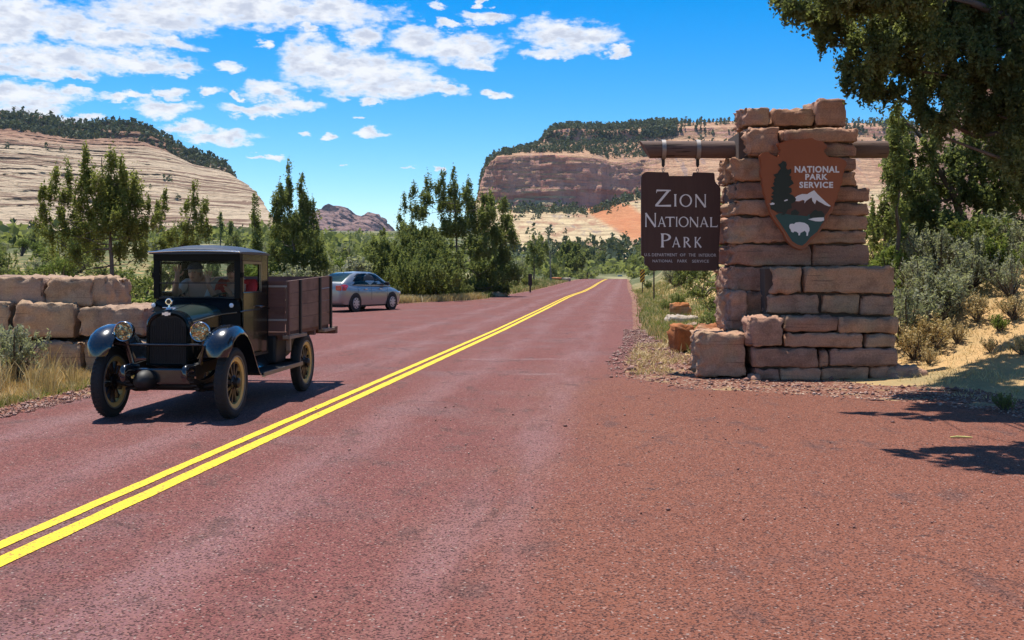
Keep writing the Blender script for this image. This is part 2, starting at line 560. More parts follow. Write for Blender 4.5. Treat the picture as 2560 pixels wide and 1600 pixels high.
# --- double yellow line ------------------------------------------------------------
my, t, bs = mat('yellow_road_paint')
pos = worldpos(t)
wr = t.noise(pos, 40.0, 5.0, .7)
wr2 = t.noise(pos, 6.0, 3.0, .6)
col = t.mix(wr2, (.74, .47, .012), (.86, .62, .03))
col = t.mix(t.math('MULTIPLY', t.step(wr, .58, .68), .85), col, (.30, .15, .05))
col = t.mix(t.math('MULTIPLY', t.step(t.noise(t.vmath('MULTIPLY', pos, (3.0, .6, 1.0)), 2.5, 5.0, .65), .52, .72), .4), col, (.48, .29, .06))
vq = t.n('ShaderNodeTexVoronoi', {'Vector': pos, 'Scale': 85.0})
vs = t.n('ShaderNodeSeparateXYZ', {0: vq.outputs['Color']})
col = t.mix(t.math('MULTIPLY', t.step(vs.outputs[0], .78, .86), .7), col, (.22, .10, .04))
setp(t, bs, color=col, rough=.75, spec=.3, normal=bump(t, wr, .4, .006))
yy = ry[ry < 204]
for lo, hi, sd_ in ((-.160, -.052, 2.0), (.040, .172, 5.0)):
    e0, e1 = lo + .008 * jag(yy * 9, sd_, 1.0), hi + .008 * jag(yy * 9, sd_ + 3, 1.0)
    X = np.stack([road_c(yy) + e0, road_c(yy) + e1], 1)
    V = np.stack([X, np.repeat(yy[:, None], 2, 1), np.repeat((road_z(yy) + .005)[:, None], 2, 1)], -1).reshape(-1, 3)
    kind(add('road_marking', mesh_np('road_marking', V, grid_faces(len(yy), 2)), my), 'structure')

# --- red gravel along the edges -----------------------------------------------------
mv, t, bs = mat('red_gravel')
pos = worldpos(t)
v1 = t.n('ShaderNodeTexVoronoi', {'Vector': pos, 'Scale': 38.0})
c1 = t.n('ShaderNodeSeparateXYZ', {0: v1.outputs['Color']})
col = t.mix(c1.outputs[0], (.12, .046, .032), (.32, .145, .10))
col = t.mix(t.step(c1.outputs[1], .86, .92), col, (.52, .40, .30))
col = t.mix(t.math('MULTIPLY', t.step(t.noise(pos, 1.6, 5.0, .6), .54, .66), .8), col, (.42, .30, .15))
setp(t, bs, color=col, rough=.95, spec=.1, normal=bump(t, v1.outputs['Distance'], .9, .03))
def strip(name, y0, y1, fa, fb, m, dz):
    q = ry[(ry >= y0) & (ry <= y1)]
    a, b = fa(q), fb(q)
    s = np.linspace(0, 1, 14)
    X = a[:, None] + (b - a)[:, None] * s
    Y = np.repeat(q[:, None], 14, 1)
    Z = ground_z(X, Y) + dz
    return kind(add(name, mesh_np(name, np.stack([X, Y, Z], -1).reshape(-1, 3), grid_faces(*X.shape), True), m), 'structure')
strip('gravel_shoulder', -12, 18.6, lambda q: road_l(q) - .55 + jag(q, 4., .25), lambda q: road_l(q) + .25, mv, -.004)
strip('gravel_shoulder', 52, 190, lambda q: road_l(q) - .5 + jag(q, 4., .3), lambda q: road_l(q) + .2, mv, -.004)
def apr(q): return np.interp(q, [-12, 9, 10.5, 12, 13.3, 14.5, 15.2, 16.2, 19, 24, 30, 60, 190], [17.5, 7.4, 7.1, 7.0, 6.8, 6.3, 5.2, 4.6, 3.6, 3.55, 3.6, 6.9, 20.8])
strip('gravel_apron', -12, 190, lambda q: road_r(q) - .3, lambda q: np.maximum(apr(q), road_r(q) + .35) + jag(q, 6., .35), mv, -.004)
# ================================================================== CLIFFS AND FAR HILLS
def rock_mat(name, cream, tan, red, redz, strata=.16, tilt=(.0, .0), varnish_and_shade=.5, streak=.0, stain=None, veg=.0, wallc=None):
    m, t, bs = mat(name)
    pos = worldpos(t)
    s = t.n('ShaderNodeSeparateXYZ', {0: pos})
    w = t.noise(pos, .012, 4.0, .55)
    sc = t.math('ADD', t.math('MULTIPLY', s.outputs[2], strata), t.math('MULTIPLY', w, 14.0 * strata))
    sc = t.math('ADD', sc, t.math('ADD', t.math('MULTIPLY', s.outputs[0], tilt[0]), t.math('MULTIPLY', s.outputs[1], tilt[1])))
    lay = t.noise(t.n('ShaderNodeCombineXYZ', {0: 0.0, 1: 0.0, 2: sc}).outputs[0], 2.0, 6.0, .7)
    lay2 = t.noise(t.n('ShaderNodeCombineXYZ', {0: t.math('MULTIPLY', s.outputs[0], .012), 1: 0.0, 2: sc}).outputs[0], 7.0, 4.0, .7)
    grain = t.noise(pos, .22, 6.0, .65)
    col = t.mix(lay, cream, tan)
    rz = t.step(t.math('ADD', s.outputs[2], t.math('MULTIPLY_ADD', grain, 26.0, -13.0)), redz - 7, redz + 9)
    col = t.mix(t.math('MULTIPLY', rz, t.math('MULTIPLY_ADD', lay2, .9, .2, True)), col, red)
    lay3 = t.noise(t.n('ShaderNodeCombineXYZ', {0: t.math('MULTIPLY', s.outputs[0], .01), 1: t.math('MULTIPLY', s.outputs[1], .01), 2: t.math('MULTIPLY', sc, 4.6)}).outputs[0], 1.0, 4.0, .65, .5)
    col = t.mix(t.math('MULTIPLY', t.step(lay2, .56, .66), varnish_and_shade), col, tuple(c * .42 for c in tan))
    col = t.mix(t.math('MULTIPLY', t.step(lay3, .50, .56), varnish_and_shade * .85), col, tuple(c * .36 for c in red))  # fine dark bedding lines, also painting in the shade under ledges
    if streak:
        st = t.noise(t.vmath('MULTIPLY', pos, (.10, .02, .012)), 1.0, 5.0, .65)
        col = t.mix(t.math('MULTIPLY', t.step(st, .5, .64), streak), col, tuple(c * .75 for c in red))
        st2 = t.noise(t.vmath('MULTIPLY', pos, (.16, .02, .015)), 1.0, 4.0, .6)
        col = t.mix(t.math('MULTIPLY', t.step(st2, .56, .7), streak * .8), col, (.26, .21, .23))
    if stain:
        x0, x1, z0, z1, sc_ = stain
        xr = t.math('ADD', s.outputs[0], t.math('MULTIPLY_ADD', grain, 8.0, -4.0))
        a = t.math('MULTIPLY', t.step(xr, x0 - 3, x0 + 3), t.math('SUBTRACT', 1.0, t.step(xr, x1 - 3, x1 + 3)))
        b = t.math('MULTIPLY', t.step(s.outputs[2], z0 - 3, z0 + 3), t.math('SUBTRACT', 1.0, t.step(s.outputs[2], z1 - 4, z1 + 4)))
        col = t.mix(t.math('MULTIPLY', t.math('MULTIPLY', a, b), .85), col, sc_)
    if wallc:
        nz = t.n('ShaderNodeSeparateXYZ', {0: t.n('ShaderNodeNewGeometry').outputs['True Normal']}).outputs[2]
        steep = t.math('SUBTRACT', 1.0, t.step(t.math('ADD', nz, t.math('MULTIPLY_ADD', grain, .3, -.15)), .42, .62))
        wv = t.noise(t.vmath('MULTIPLY', pos, (.085, .02, .016)), 1.0, 6.0, .65)
        wh = t.noise(t.vmath('MULTIPLY', pos, (.012, .01, .11)), 1.0, 4.0, .6)
        wc_ = t.mix(t.step(wv, .40, .62), wallc[0], wallc[1])
        wc_ = t.mix(t.math('MULTIPLY', t.step(wh, .55, .64), .6), wc_, wallc[2])
        wc_ = t.mix(t.math('MULTIPLY', t.step(t.noise(t.vmath('MULTIPLY', pos, (.2, .03, .03)), 1.0, 5.0, .65), .57, .68), .7), wc_, wallc[3])
        col = t.mix(steep, col, wc_)
    if veg:
        vg = t.noise(pos, .09, 5.0, .7)
        col = t.mix(t.math('MULTIPLY', t.step(vg, .52, .60), veg), col, (.05, .06, .03))
    col = t.mix(t.math('MULTIPLY_ADD', grain, 1.3, -.3, True), t.mix(.38, col, (.05, .035, .03)), col)
    setp(t, bs, color=col, rough=.95, spec=.08,
         normal=bump(t, t.math('ADD', t.math('ADD', lay, lay2), t.math('ADD', lay3, t.math('MULTIPLY', grain, 1.2))), 1.0, 3.2))
    return m

def loft_cols(ctrl, nv, seed, amp, ledge, strata=.3):
    """ctrl: (nu, k, 3) control points of each column, resampled to nv points and roughened"""
    nu, k, _ = ctrl.shape
    d = np.sqrt((np.diff(ctrl, axis=1) ** 2).sum(-1)).mean(0)
    w = np.concatenate([[0], np.cumsum(d ** .75)]); w /= w[-1]
    tv = np.linspace(0, 1, nv)
    V = np.empty((nu, nv, 3))
    for c in range(3):
        for i in range(nu):
            V[i, :, c] = np.interp(tv, w, ctrl[i, :, c])
    A = V.reshape(-1, 3)
    n1 = fbm(A * np.array([.013, .013, .02]), 5, seed, .55).reshape(nu, nv)
    n2 = fbm(A * np.array([.055, .055, .018]), 5, seed + 3, .6).reshape(nu, nv)
    zz = A[:, 2] + 5 * fbm(A * .008, 3, seed + 5)
    lg = fbm(np.stack([A[:, 0] * .01, A[:, 1] * .004, zz * strata], -1), 3, seed + 9, .6).reshape(nu, nv)
    bed = 4.6 / (strata / .34)
    xb = zz + .06 * A[:, 0] * np.sign(vnoise(A * .006 + 7, seed + 33)) + 2.2 * fbm(A * np.array([.03, .03, .02]), 3, seed + 40)
    saw = np.mod(xb / bed, 1.0)
    saw2 = np.mod(xb / (bed * .43) + .3, 1.0)
    msk = .35 + .65 * smooth(-.35, .3, vnoise(A * np.array([.012, .012, .03]), seed + 51))
    lg = lg - (.75 * saw + .35 * saw2 - .5).reshape(nu, nv) * msk.reshape(nu, nv)
    edge = np.clip(np.minimum(np.arange(nv) / 6.0, 1), 0, 1)[None, :]
    V[..., 1] -= edge * (amp * n1 + .38 * amp * n2 + ledge * lg)
    V[..., 2] += edge * (.16 * amp * n1 + .10 * amp * n2)
    V[..., 0] += edge * (.4 * amp * fbm(A * .02, 3, seed + 21).reshape(nu, nv))
    return V, w

def px_to(q, yd, Y):
    """(disp px, disp row, depth) -> x, z in metres; disp = 2420 px wide copy of the photograph"""
    return (q - 1210) / 2500 * Y, EYE + (645.5 - yd) / 2500 * Y

# --- mesa on the west side (left) ---------------------------------------------------
u = np.concatenate([np.linspace(0, 1, 330), 1 + np.linspace(.02, .5, 40)])
qc = np.interp(u, [0, 1, 1.5], [-1000, 535, 470]); Yc = np.interp(u, [0, 1, 1.5], [900, 880, 1250])
qb = np.interp(u, [0, 1, 1.2, 1.5], [-1500, 668, 640, 520]); Yb = np.interp(u, [0, 1, 1.2, 1.5], [480, 500, 900, 1700])
cy = np.interp(qc, [-1000, -400, 0, 40, 90, 160, 250, 330, 380, 440, 500, 520, 535], [320, 250, 266, 268, 276, 291, 296, 304, 326, 363, 381, 390, 404])
cy = np.where(u > 1, 404 + (u - 1) * 120, cy)
zc = EYE + (645.5 - cy) / 2500 * Yc
zb = EYE + (645.5 - np.interp(u, [0, 1, 1.5], [548, 545, 560])) / 2500 * Yb
prof = np.array([(-.06, -.10), (0, 0), (.16, .15), (.32, .32), (.47, .48), (.60, .60), (.63, .635), (.80, .79), (.86, .83), (.875, .90), (.93, .92), (.94, .975), (1, 1), (1.25, 1.0), (1.7, .85), (2.2, 0)])
C = np.empty((len(u), len(prof), 3))
for j, (tt, fz) in enumerate(prof):
    Yj = Yb + (Yc - Yb) * tt
    qj = qb + (qc - qb) * min(tt, 1)
    C[:, j, 0] = (qj - 1210) / 2500 * Yj
    C[:, j, 1] = Yj
    C[:, j, 2] = zb + (zc - zb) * fz
VL, wL = loft_cols(C, 400, 31, 7.5, 3.6, .34)
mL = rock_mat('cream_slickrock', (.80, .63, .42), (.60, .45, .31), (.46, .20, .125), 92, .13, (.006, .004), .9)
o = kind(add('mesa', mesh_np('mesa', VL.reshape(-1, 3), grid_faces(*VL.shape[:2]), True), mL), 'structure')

# --- mesa with the sheer wall (right of the road) -----------------------------------------
q = np.concatenate([np.linspace(1122, 1180, 60), np.linspace(1181, 1600, 260), np.linspace(1603, 2700, 120)])
I = lambda pts: np.interp(q, [p[0] for p in pts], [p[1] for p in pts])
yb_ = I([(1122, 480), (1170, 481), (1210, 488), (1400, 492), (1440, 480), (1470, 464), (1510, 456), (1550, 446), (1600, 440), (1700, 445), (2100, 470), (2700, 520)])
yr_ = I([(1122, 479), (1128, 474), (1135, 440), (1145, 410), (1150, 397), (1160, 382), (1175, 371), (1210, 368), (1300, 366), (1400, 371), (1440, 384), (1500, 381), (1560, 374), (1620, 364), (1800, 340), (2700, 360)])
yn_ = I([(1122, 479), (1128, 473), (1135, 439), (1150, 395), (1175, 369), (1252, 352), (1283, 339), (1400, 338), (1500, 336), (1700, 326), (2000, 322), (2700, 340)])
yc_ = I([(1122, 478), (1128, 472), (1135, 438), (1150, 394), (1175, 368), (1252, 351), (1281, 338), (1291, 320), (1312, 308), (1353, 304), (1443, 312), (1525, 305), (1750, 299), (2100, 303), (2700, 330)])
yt_ = I([(1122, 478), (1128, 472), (1135, 437), (1150, 393), (1175, 367), (1252, 350), (1284, 337), (1293, 317), (1313, 305), (1353, 301), (1443, 303), (1525, 292), (1744, 286), (2090, 292), (2700, 320)])
wallY = I([(1122, 862), (1420, 860), (1440, 872), (1515, 884), (1560, 840), (1700, 800), (2700, 780)])
rimY = I([(1122, 875), (1150, 876), (1420, 877), (1440, 887), (1515, 899), (1560, 907), (1700, 930), (2700, 930)])
rows = []
for yd, Y in ((760 + 0 * q, 300 + 0 * q), (655 + 0 * q, 360 + 0 * q), (609 + 0 * q, 430 + 0 * q), (np.interp(q, [1122, 1400, 1520, 2700], [586, 583, 578, 575]), 520 + 0 * q), (np.interp(q, [1122, 1400, 1520, 2700], [545, 543, 520, 525]), 640 + 0 * q),
              (yb_ + 22, 780 + (wallY - 862) * .8), (yb_ + 6, wallY - 12), (yb_, wallY), (yb_ * .5 + yr_ * .5, (wallY + rimY) / 2), (yr_, rimY),
              (yr_ * .5 + yn_ * .5, rimY * .45 + 990 * .55), (yn_, 995 + 0 * q), (yc_, 1004 + 0 * q), (yt_, 1100 + 0 * q), (yt_ + 4, 1300 + 0 * q), (yt_ + 130, 1700 + 0 * q)):
    x, z = px_to(q, yd, Y)
    rows.append(np.stack([x, Y + 0 * q, z], -1))
C = np.stack(rows, 1)
VR, wR = loft_cols(C, 330, 77, 4.6, 2.0, .34)
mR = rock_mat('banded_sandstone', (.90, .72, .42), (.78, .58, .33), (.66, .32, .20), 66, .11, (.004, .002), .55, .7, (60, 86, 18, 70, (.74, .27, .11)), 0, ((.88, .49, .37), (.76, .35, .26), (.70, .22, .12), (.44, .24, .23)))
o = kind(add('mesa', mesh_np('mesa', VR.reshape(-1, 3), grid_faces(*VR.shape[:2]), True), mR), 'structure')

# --- twin-topped hill far down the valley ---------------------------------------------------
q = np.linspace(300, 1500, 300)
yt_ = np.interp(q, [300, 560, 640, 700, 735, 750, 765, 782, 800, 820, 848, 858, 870, 886, 896, 908, 926, 960, 1010, 1100, 1300, 1500], [600, 575, 560, 532, 510, 499, 492, 487, 487, 497, 514, 515, 509, 503, 506, 516, 538, 562, 580, 590, 600, 610])
rows = []
for f, Y in ((0, 1500), (.2, 1750), (.45, 2050), (.7, 2300), (.9, 2500), (1, 2600), (.9, 2750), (0, 3600)):
    yd = 612 * (1 - f) + yt_ * f
    x, z = px_to(q, yd, 2600.0)
    rows.append(np.stack([x * (Y / 2600) ** .3, Y + 0 * q, np.where(f == 1, z, z * .97)], -1))
VH, _ = loft_cols(np.stack(rows, 1), 200, 13, 60.0, 14.0, .05)
VH[..., 2] += 9 * fbm(VH.reshape(-1, 3) * .012, 5, 3, .6).reshape(VH.shape[:2])
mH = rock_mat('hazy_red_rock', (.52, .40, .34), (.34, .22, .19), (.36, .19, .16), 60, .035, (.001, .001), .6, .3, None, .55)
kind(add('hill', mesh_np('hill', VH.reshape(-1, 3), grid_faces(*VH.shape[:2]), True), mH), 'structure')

# --- pink rock slope rising behind the junipers on the east side ------------------------------
q = np.linspace(2085, 3300, 170)
yt_ = np.interp(q, [2085, 2140, 2180, 2230, 2330, 2450, 2800, 3300], [600, 470, 330, 235, 190, 150, 60, 40])
rows = []
for f, Y in ((-.25, 105), (0, 125), (.3, 142), (.62, 160), (.9, 178), (1, 190), (1.05, 260), (.6, 360)):
    yd = 600 + (yt_ - 600) * f
    x, z = px_to(q, yd, float(Y) if f <= 1 else 190.0)
    rows.append(np.stack([x * (Y / 190 if f > 1 else 1), Y + 0 * q, z], -1))
VP, _ = loft_cols(np.stack(rows, 1), 90, 57, 3.0, 1.3, .5)
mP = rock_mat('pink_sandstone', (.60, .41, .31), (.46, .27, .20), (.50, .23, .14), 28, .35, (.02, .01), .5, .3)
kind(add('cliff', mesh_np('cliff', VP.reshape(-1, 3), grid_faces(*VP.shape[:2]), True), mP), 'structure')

# ================================================================== FOLIAGE
def leaf_mat(name, c0, c1, c2, patch=.6, dead=None, transl=.46):
    m, t, bs = mat(name)
    g = t.n('ShaderNodeNewGeometry')
    rnd = g.outputs['Random Per Island']
    n = t.noise(g.outputs['Position'], patch, 3.0, .6)
    f = t.math('ADD', t.math('MULTIPLY', rnd, .55), t.math('MULTIPLY_ADD', n, 1.3, -.42), clamp=True)
    col = t.ramp(f, [(0.0, c0), (.5, c1), (1.0, c2)])
    if dead:
        col = t.mix(t.step(t.noise(g.outputs['Position'], patch * .55, 2.0, .5), .66, .73), col, dead)
    setp(t, bs, color=col, rough=.75, spec=.2)
    if transl:
        tr = t.n('ShaderNodeBsdfTranslucent', {0: t.mix(.5, col, (.42, .46, .10))})
        mx = t.n('ShaderNodeMixShader', {0: transl, 1: bs.outputs[0], 2: tr.outputs[0]})
        out = [n_ for n_ in m.node_tree.nodes if n_.type == 'OUTPUT_MATERIAL'][0]
        m.node_tree.links.new(mx.outputs[0], out.inputs[0])
    return m

def leaf_arrays(cen, size, rng, aspect=.42, up=.35, axis=None):
    """one small diamond leaf spray per centre"""
    n = len(cen)
    d = rng.normal(size=(n, 3))
    d /= np.linalg.norm(d, axis=1, keepdims=True)
    if axis is not None: d = d * (1 - up) + axis * up
    else: d[:, 2] += up
    d /= np.linalg.norm(d, axis=1, keepdims=True)
    e = rng.normal(size=(n, 3))
    e -= d * (e * d).sum(1, keepdims=True)
    e /= np.linalg.norm(e, axis=1, keepdims=True)
    s = np.asarray(size).reshape(-1, 1)
    a = cen - d * s * .5
    b = cen + e * s * aspect * .5
    c = cen + d * s * .5
    f = cen - e * s * aspect * .5
    return np.stack([a, b, c, f], 1).reshape(-1, 3)
def leaf_mesh(name, V):
    return mesh_np(name, V, np.arange(len(V)).reshape(-1, 4))

M_FAR = leaf_mat('distant_evergreen', (.034, .052, .028), (.068, .092, .046), (.125, .145, .072), .02, None, .1)

def strew(name, V, w, picks, size, n_leaf, seed, label=None):
    """stands of small trees on a cliff face, far beyond counting"""
    rng = np.random.default_rng(seed)
    nu, nv, _ = V.shape
    pts = []
    for (u0, u1, v0, v1, cnt, edge) in picks:
        uu = rng.uniform(u0, u1, cnt * 3); vv = rng.uniform(v0, v1, cnt * 3)
        i = np.clip((uu * (nu - 1)).astype(int), 0, nu - 1)
        vf = np.clip(vv * (nv - 1), 0, nv - 2.001); j = vf.astype(int); fr = (vf - j)[:, None]
        p = V[i, j] * (1 - fr) + V[i, j + 1] * fr
        dens = fbm(p * .02, 3, seed + 2)
        keep = dens > edge
        pts.append(p[keep][:cnt])
    p = np.concatenate(pts)
    s = size * rng.uniform(.55, 1.35, len(p)) * rng.choice([1, 1, 1, 1.5], len(p))
    cen = np.repeat(p, n_leaf, 0)
    sz = np.repeat(s, n_leaf)
    hgt = rng.uniform(0, 1, len(cen))
    r = (1 - hgt) ** .7 * .42 + .08
    th = rng.uniform(0, 2 * np.pi, len(cen))
    rr = np.sqrt(rng.uniform(0, 1, len(cen))) * r * sz
    cen = cen + np.stack([np.cos(th) * rr, np.sin(th) * rr, hgt * sz * 1.05 - .1 * sz], 1)
    L = leaf_arrays(cen, sz * .5, rng, .6, .2)
    return kind(add(name, leaf_mesh(name, L), M_FAR), 'stuff')
# row positions along the lofts (fractions of the resampled columns)
fL = lambda j: float(np.interp(j, np.arange(len(wL)), wL))
strew('mesa_trees', VL, wL, [(.12, .9, fL(12), fL(13), 900, -.6), (.12, .88, fL(10), fL(12), 500, -.15), (.12, .6, fL(6.6), fL(10), 260, .05), (.2, .8, fL(1), fL(5), 50, .05),
                             (.2, .88, fL(0), fL(1), 500, -.3), (.56, .72, fL(6.9), fL(10.5), 900, -.35), (.72, .9, fL(7.6), fL(12), 520, -.3)], 3.7, 14, 5)
fR = lambda j: float(np.interp(j, np.arange(len(wR)), wR))
strew('mesa_trees', VR, wR, [(.02, .95, fR(9.3), fR(11), 950, -.15), (.14, .95, fR(12.25), fR(13.2), 2300, -.75), (.62, .95, fR(11.3), fR(12), 500, -.3), (.1, .8, fR(11), fR(12), 220, -.05), (.13, .72, fR(5.4), fR(7), 420, -.15),
                             (.1, .95, fR(2), fR(3), 300, -.1), (.1, .95, fR(1), fR(2), 420, -.3), (.1, .8, fR(3), fR(5), 90, .05)], 3.6, 14, 8)
# ================================================================== STONEWORK
def stone_mat(name, base, var, dark=(.10, .06, .05), scale=1.0):
    m, t, bs = mat(name)
    oi = t.n('ShaderNodeObjectInfo')
    rnd = oi.outputs['Random']
    pos = worldpos(t)
    sh = t.n('ShaderNodeCombineXYZ', {0: t.math('MULTIPLY', rnd, 37.0), 1: t.math('MULTIPLY', rnd, 11.0), 2: 0.0}).outputs[0]
    p = t.vmath('ADD', pos, sh)
    lay = t.noise(t.vmath('MULTIPLY', p, (.8, .8, 9.0)), 1.3 * scale, 6.0, .65)
    blot = t.noise(p, 2.6 * scale, 5.0, .62)
    gr = t.noise(p, 46.0 * scale, 4.0, .7)
    c = t.mix(t.step(lay, .35, .65), base, var)
    c = t.mix(t.math('MULTIPLY_ADD', rnd, 1.2, -.3, True), c, tuple(x * y for x, y in zip(base, (1.15, 1.12, .92))))
    c = t.mix(t.math('MULTIPLY', t.step(t.math('FRACT', t.math('MULTIPLY', rnd, 7.3)), .45, .9), .45), c, tuple(x * y for x, y in zip(base, (.62, .52, .52))))
    c = t.mix(t.math('MULTIPLY', t.step(blot, .48, .66), .6), c, tuple(x * .42 for x in base))
    c = t.mix(t.math('MULTIPLY', t.step(t.noise(p, 1.1 * scale, 3.0, .6), .5, .62), .5), c, (.50, .36, .22))
    c = t.mix(t.math('MULTIPLY', t.step(t.noise(p, 5.0 * scale, 4.0, .6), .58, .7), .35), c, tuple(min(1, x * 1.25) for x in var))
    ln = t.noise(t.vmath('MULTIPLY', p, (.5, .5, 16.0)), 1.6 * scale, 4.0, .6)
    c = t.mix(t.math('MULTIPLY', t.step(ln, .60, .68), .55), c, dark)
    sp_ = t.noise(p, 120.0 * scale, 2.0, .5)
    c = t.mix(t.math('MULTIPLY', t.step(sp_, .6, .7), .35), c, tuple(min(1, x * 1.5) for x in base))
    c = t.mix(t.math('MULTIPLY_ADD', gr, 2.2, -.65, True), t.mix(.5, c, (.05, .03, .026)), c)
    setp(t, bs, color=c, rough=.92, spec=.15, normal=bump(t, t.math('ADD', gr, t.math('MULTIPLY', lay, 1.3)), .55, .012))
    return m
M_STONE = stone_mat('red_brown_sandstone', (.57, .325, .225), (.45, .255, .185))
M_SLAB = stone_mat('warm_sandstone_slab', (.50, .335, .24), (.40, .265, .195))
M_RED = stone_mat('rust_red_rock', (.52, .19, .07), (.40, .13, .05), (.16, .05, .03))
M_PALE = stone_mat('pale_rock', (.66, .58, .48), (.52, .42, .32), (.30, .22, .16))
M_MORTAR = plain('dark_mortar', (.10, .07, .055), .95, 0, .3, 20)

def stone_mesh(name, x0, x1, y0, y1, z0, z1, seed=0, rad=.045, rough=.018, chip=.06, cell=.075, groove=0.0, lean=0.0, bulge=.02, ragged=0.0):
    """quarry-faced block: rounded, chipped along its upper arris, face dressed unevenly"""
    d = np.array([x1 - x0, y1 - y0, z1 - z0])
    c = np.array([x0 + x1, y0 + y1, z0 + z1]) / 2
    n = [int(np.clip(round(v / cell), 4, 26)) for v in d]
    idx, V = {}, []
    F = []
    def vid(i, j, k):
        key = (i, j, k)
        if key not in idx:
            idx[key] = len(V)
            V.append((i / n[0] - .5, j / n[1] - .5, k / n[2] - .5))
        return idx[key]
    for i in range(n[0]):
        for j in range(n[1]):
            F.append((vid(i, j, 0), vid(i, j + 1, 0), vid(i + 1, j + 1, 0), vid(i + 1, j, 0)))
            F.append((vid(i, j, n[2]), vid(i + 1, j, n[2]), vid(i + 1, j + 1, n[2]), vid(i, j + 1, n[2])))
    for i in range(n[0]):
        for k in range(n[2]):
            F.append((vid(i, 0, k), vid(i + 1, 0, k), vid(i + 1, 0, k + 1), vid(i, 0, k + 1)))
            F.append((vid(i, n[1], k), vid(i, n[1], k + 1), vid(i + 1, n[1], k + 1), vid(i + 1, n[1], k)))
    for j in range(n[1]):
        for k in range(n[2]):
            F.append((vid(0, j, k), vid(0, j, k + 1), vid(0, j + 1, k + 1), vid(0, j + 1, k)))
            F.append((vid(n[0], j, k), vid(n[0], j + 1, k), vid(n[0], j + 1, k + 1), vid(n[0], j, k + 1)))
    V = np.array(V)
    # pull grid lines towards the edges so the rounding has vertices to use
    V = np.sign(V) * .5 * (1 - (1 - np.abs(V) * 2) ** 1.35)
    p = V * d
    w = p + c
    s = seed * 13.7
    rn = fbm(w * 5.5 + s, 3, seed)
    top = smooth(.0, .5, V[:, 2]) 
    side = smooth(.25, .5, -V[:, 0]) 
    r = np.clip(rad * (1 + .8 * rn) + .05 * side * np.clip(.4 + fbm(w * 9 + s + 21, 2, seed + 5), 0, 1.2) + chip * top * np.clip(fbm(w * 8 + s + 9, 2, seed + 4), 0, 1) * 1.6, .008, None)
    r = np.minimum(r, (d.min() * .48))
    h = d / 2
    inner = np.clip(p, -(h - r[:, None]), h - r[:, None])
    dv = p - inner
    ln = np.linalg.norm(dv, axis=1)
    ok = ln > 1e-6
    nrm = np.zeros_like(p)
    nrm[ok] = dv[ok] / ln[ok][:, None]
    q = inner + nrm * np.minimum(r, ln)[:, None]
    lay = vnoise(np.stack([w[:, 0] * .7 + s, w[:, 1] * .7, w[:, 2] * 11], -1), seed + 8)
    disp = rough * (1.3 * fbm(w * 3.2 + s, 3, seed + 2) + 1.0 * fbm(w * 11 + s, 2, seed + 6) + .5 * lay)
    disp = disp - chip * .55 * smooth(.30, .5, V[:, 2]) * np.clip(vnoise(w * 13 + s, seed + 12), 0, 1) - chip * .45 * smooth(.42, .5, np.abs(V[:, 0])) * np.clip(vnoise(w * 9 + s, seed + 14), 0, 1)
    bl = bulge * (1 - (2 * V[:, 0]) ** 2) * (1 - (2 * V[:, 2]) ** 2)
    if ragged:
        e = smooth(.22, .5, -V[:, 0])
        j = .55 + vnoise(np.stack([w[:, 1] * 5 + s, w[:, 2] * 7, w[:, 0] * 4], -1), seed + 31) + .7 * vnoise(np.stack([w[:, 1] * 13, w[:, 2] * 17 + s, w[:, 0] * 9], -1), seed + 33)
        stp = np.mod(w[:, 2] * 8.5 + 1.2 * vnoise(np.stack([w[:, 1] * 6, w[:, 2] * 3, w[:, 0] * 2 + s], -1), seed + 35), 1.0)
        q = q + np.array([1.0, .2, 0]) * (ragged * e * (np.clip(j, -.4, 1.6) + 1.1 * stp))[:, None]
    q = q + nrm * disp[:, None]
    q[:, 1] -= bl * (V[:, 1] < -.3)
    if groove:
        g = np.exp(-((p[:, 2] + groove * d[2]) / .02) ** 2) * .03
        q[:, 1] += g * (V[:, 1] < -.2)
    q = q + c
    q[:, 0] += lean * (V[:, 2])
    return mesh_np(name, q, np.array(F), False)

def px_stone(name, parent, origin, x0, y0, x1, y1, Z, depth, seed, m, **kw):
    """a block whose front face fills the given box (pixels of the 2560 px photograph) at depth Z"""
    a, b = P(x0, y1, Z), P(x1, y0, Z)
    z0 = max(a.z, -.25)
    gap = .006
    me = stone_mesh(name, a.x + gap - origin.x, b.x - gap - origin.x, Z - origin.y, Z + depth - origin.y, z0 + gap - origin.z, b.z - gap - origin.z, seed, **kw)
    return add(name, me, m, parent)

# ---- the monument --------------------------------------------------------------------
mon_o = Vector((4.75, 16.9, 0))
mon = thing('stone_monument', 'tall stepped monument of red brown sandstone blocks beside the road, log through its top', 'monument', mon_o)
def rA(*b): return [1780 + b[0] / 3.781, 560 + b[1] / 3.781, 1780 + b[2] / 3.781, 560 + b[3] / 3.781]
def rB(*b): return [1780 + b[0] / 4.32, 230 + b[1] / 4.32, 1780 + b[2] / 4.32, 230 + b[3] / 4.32]
ZB, ZM, ZT = 16.0, 16.42, 16.85
BL = []
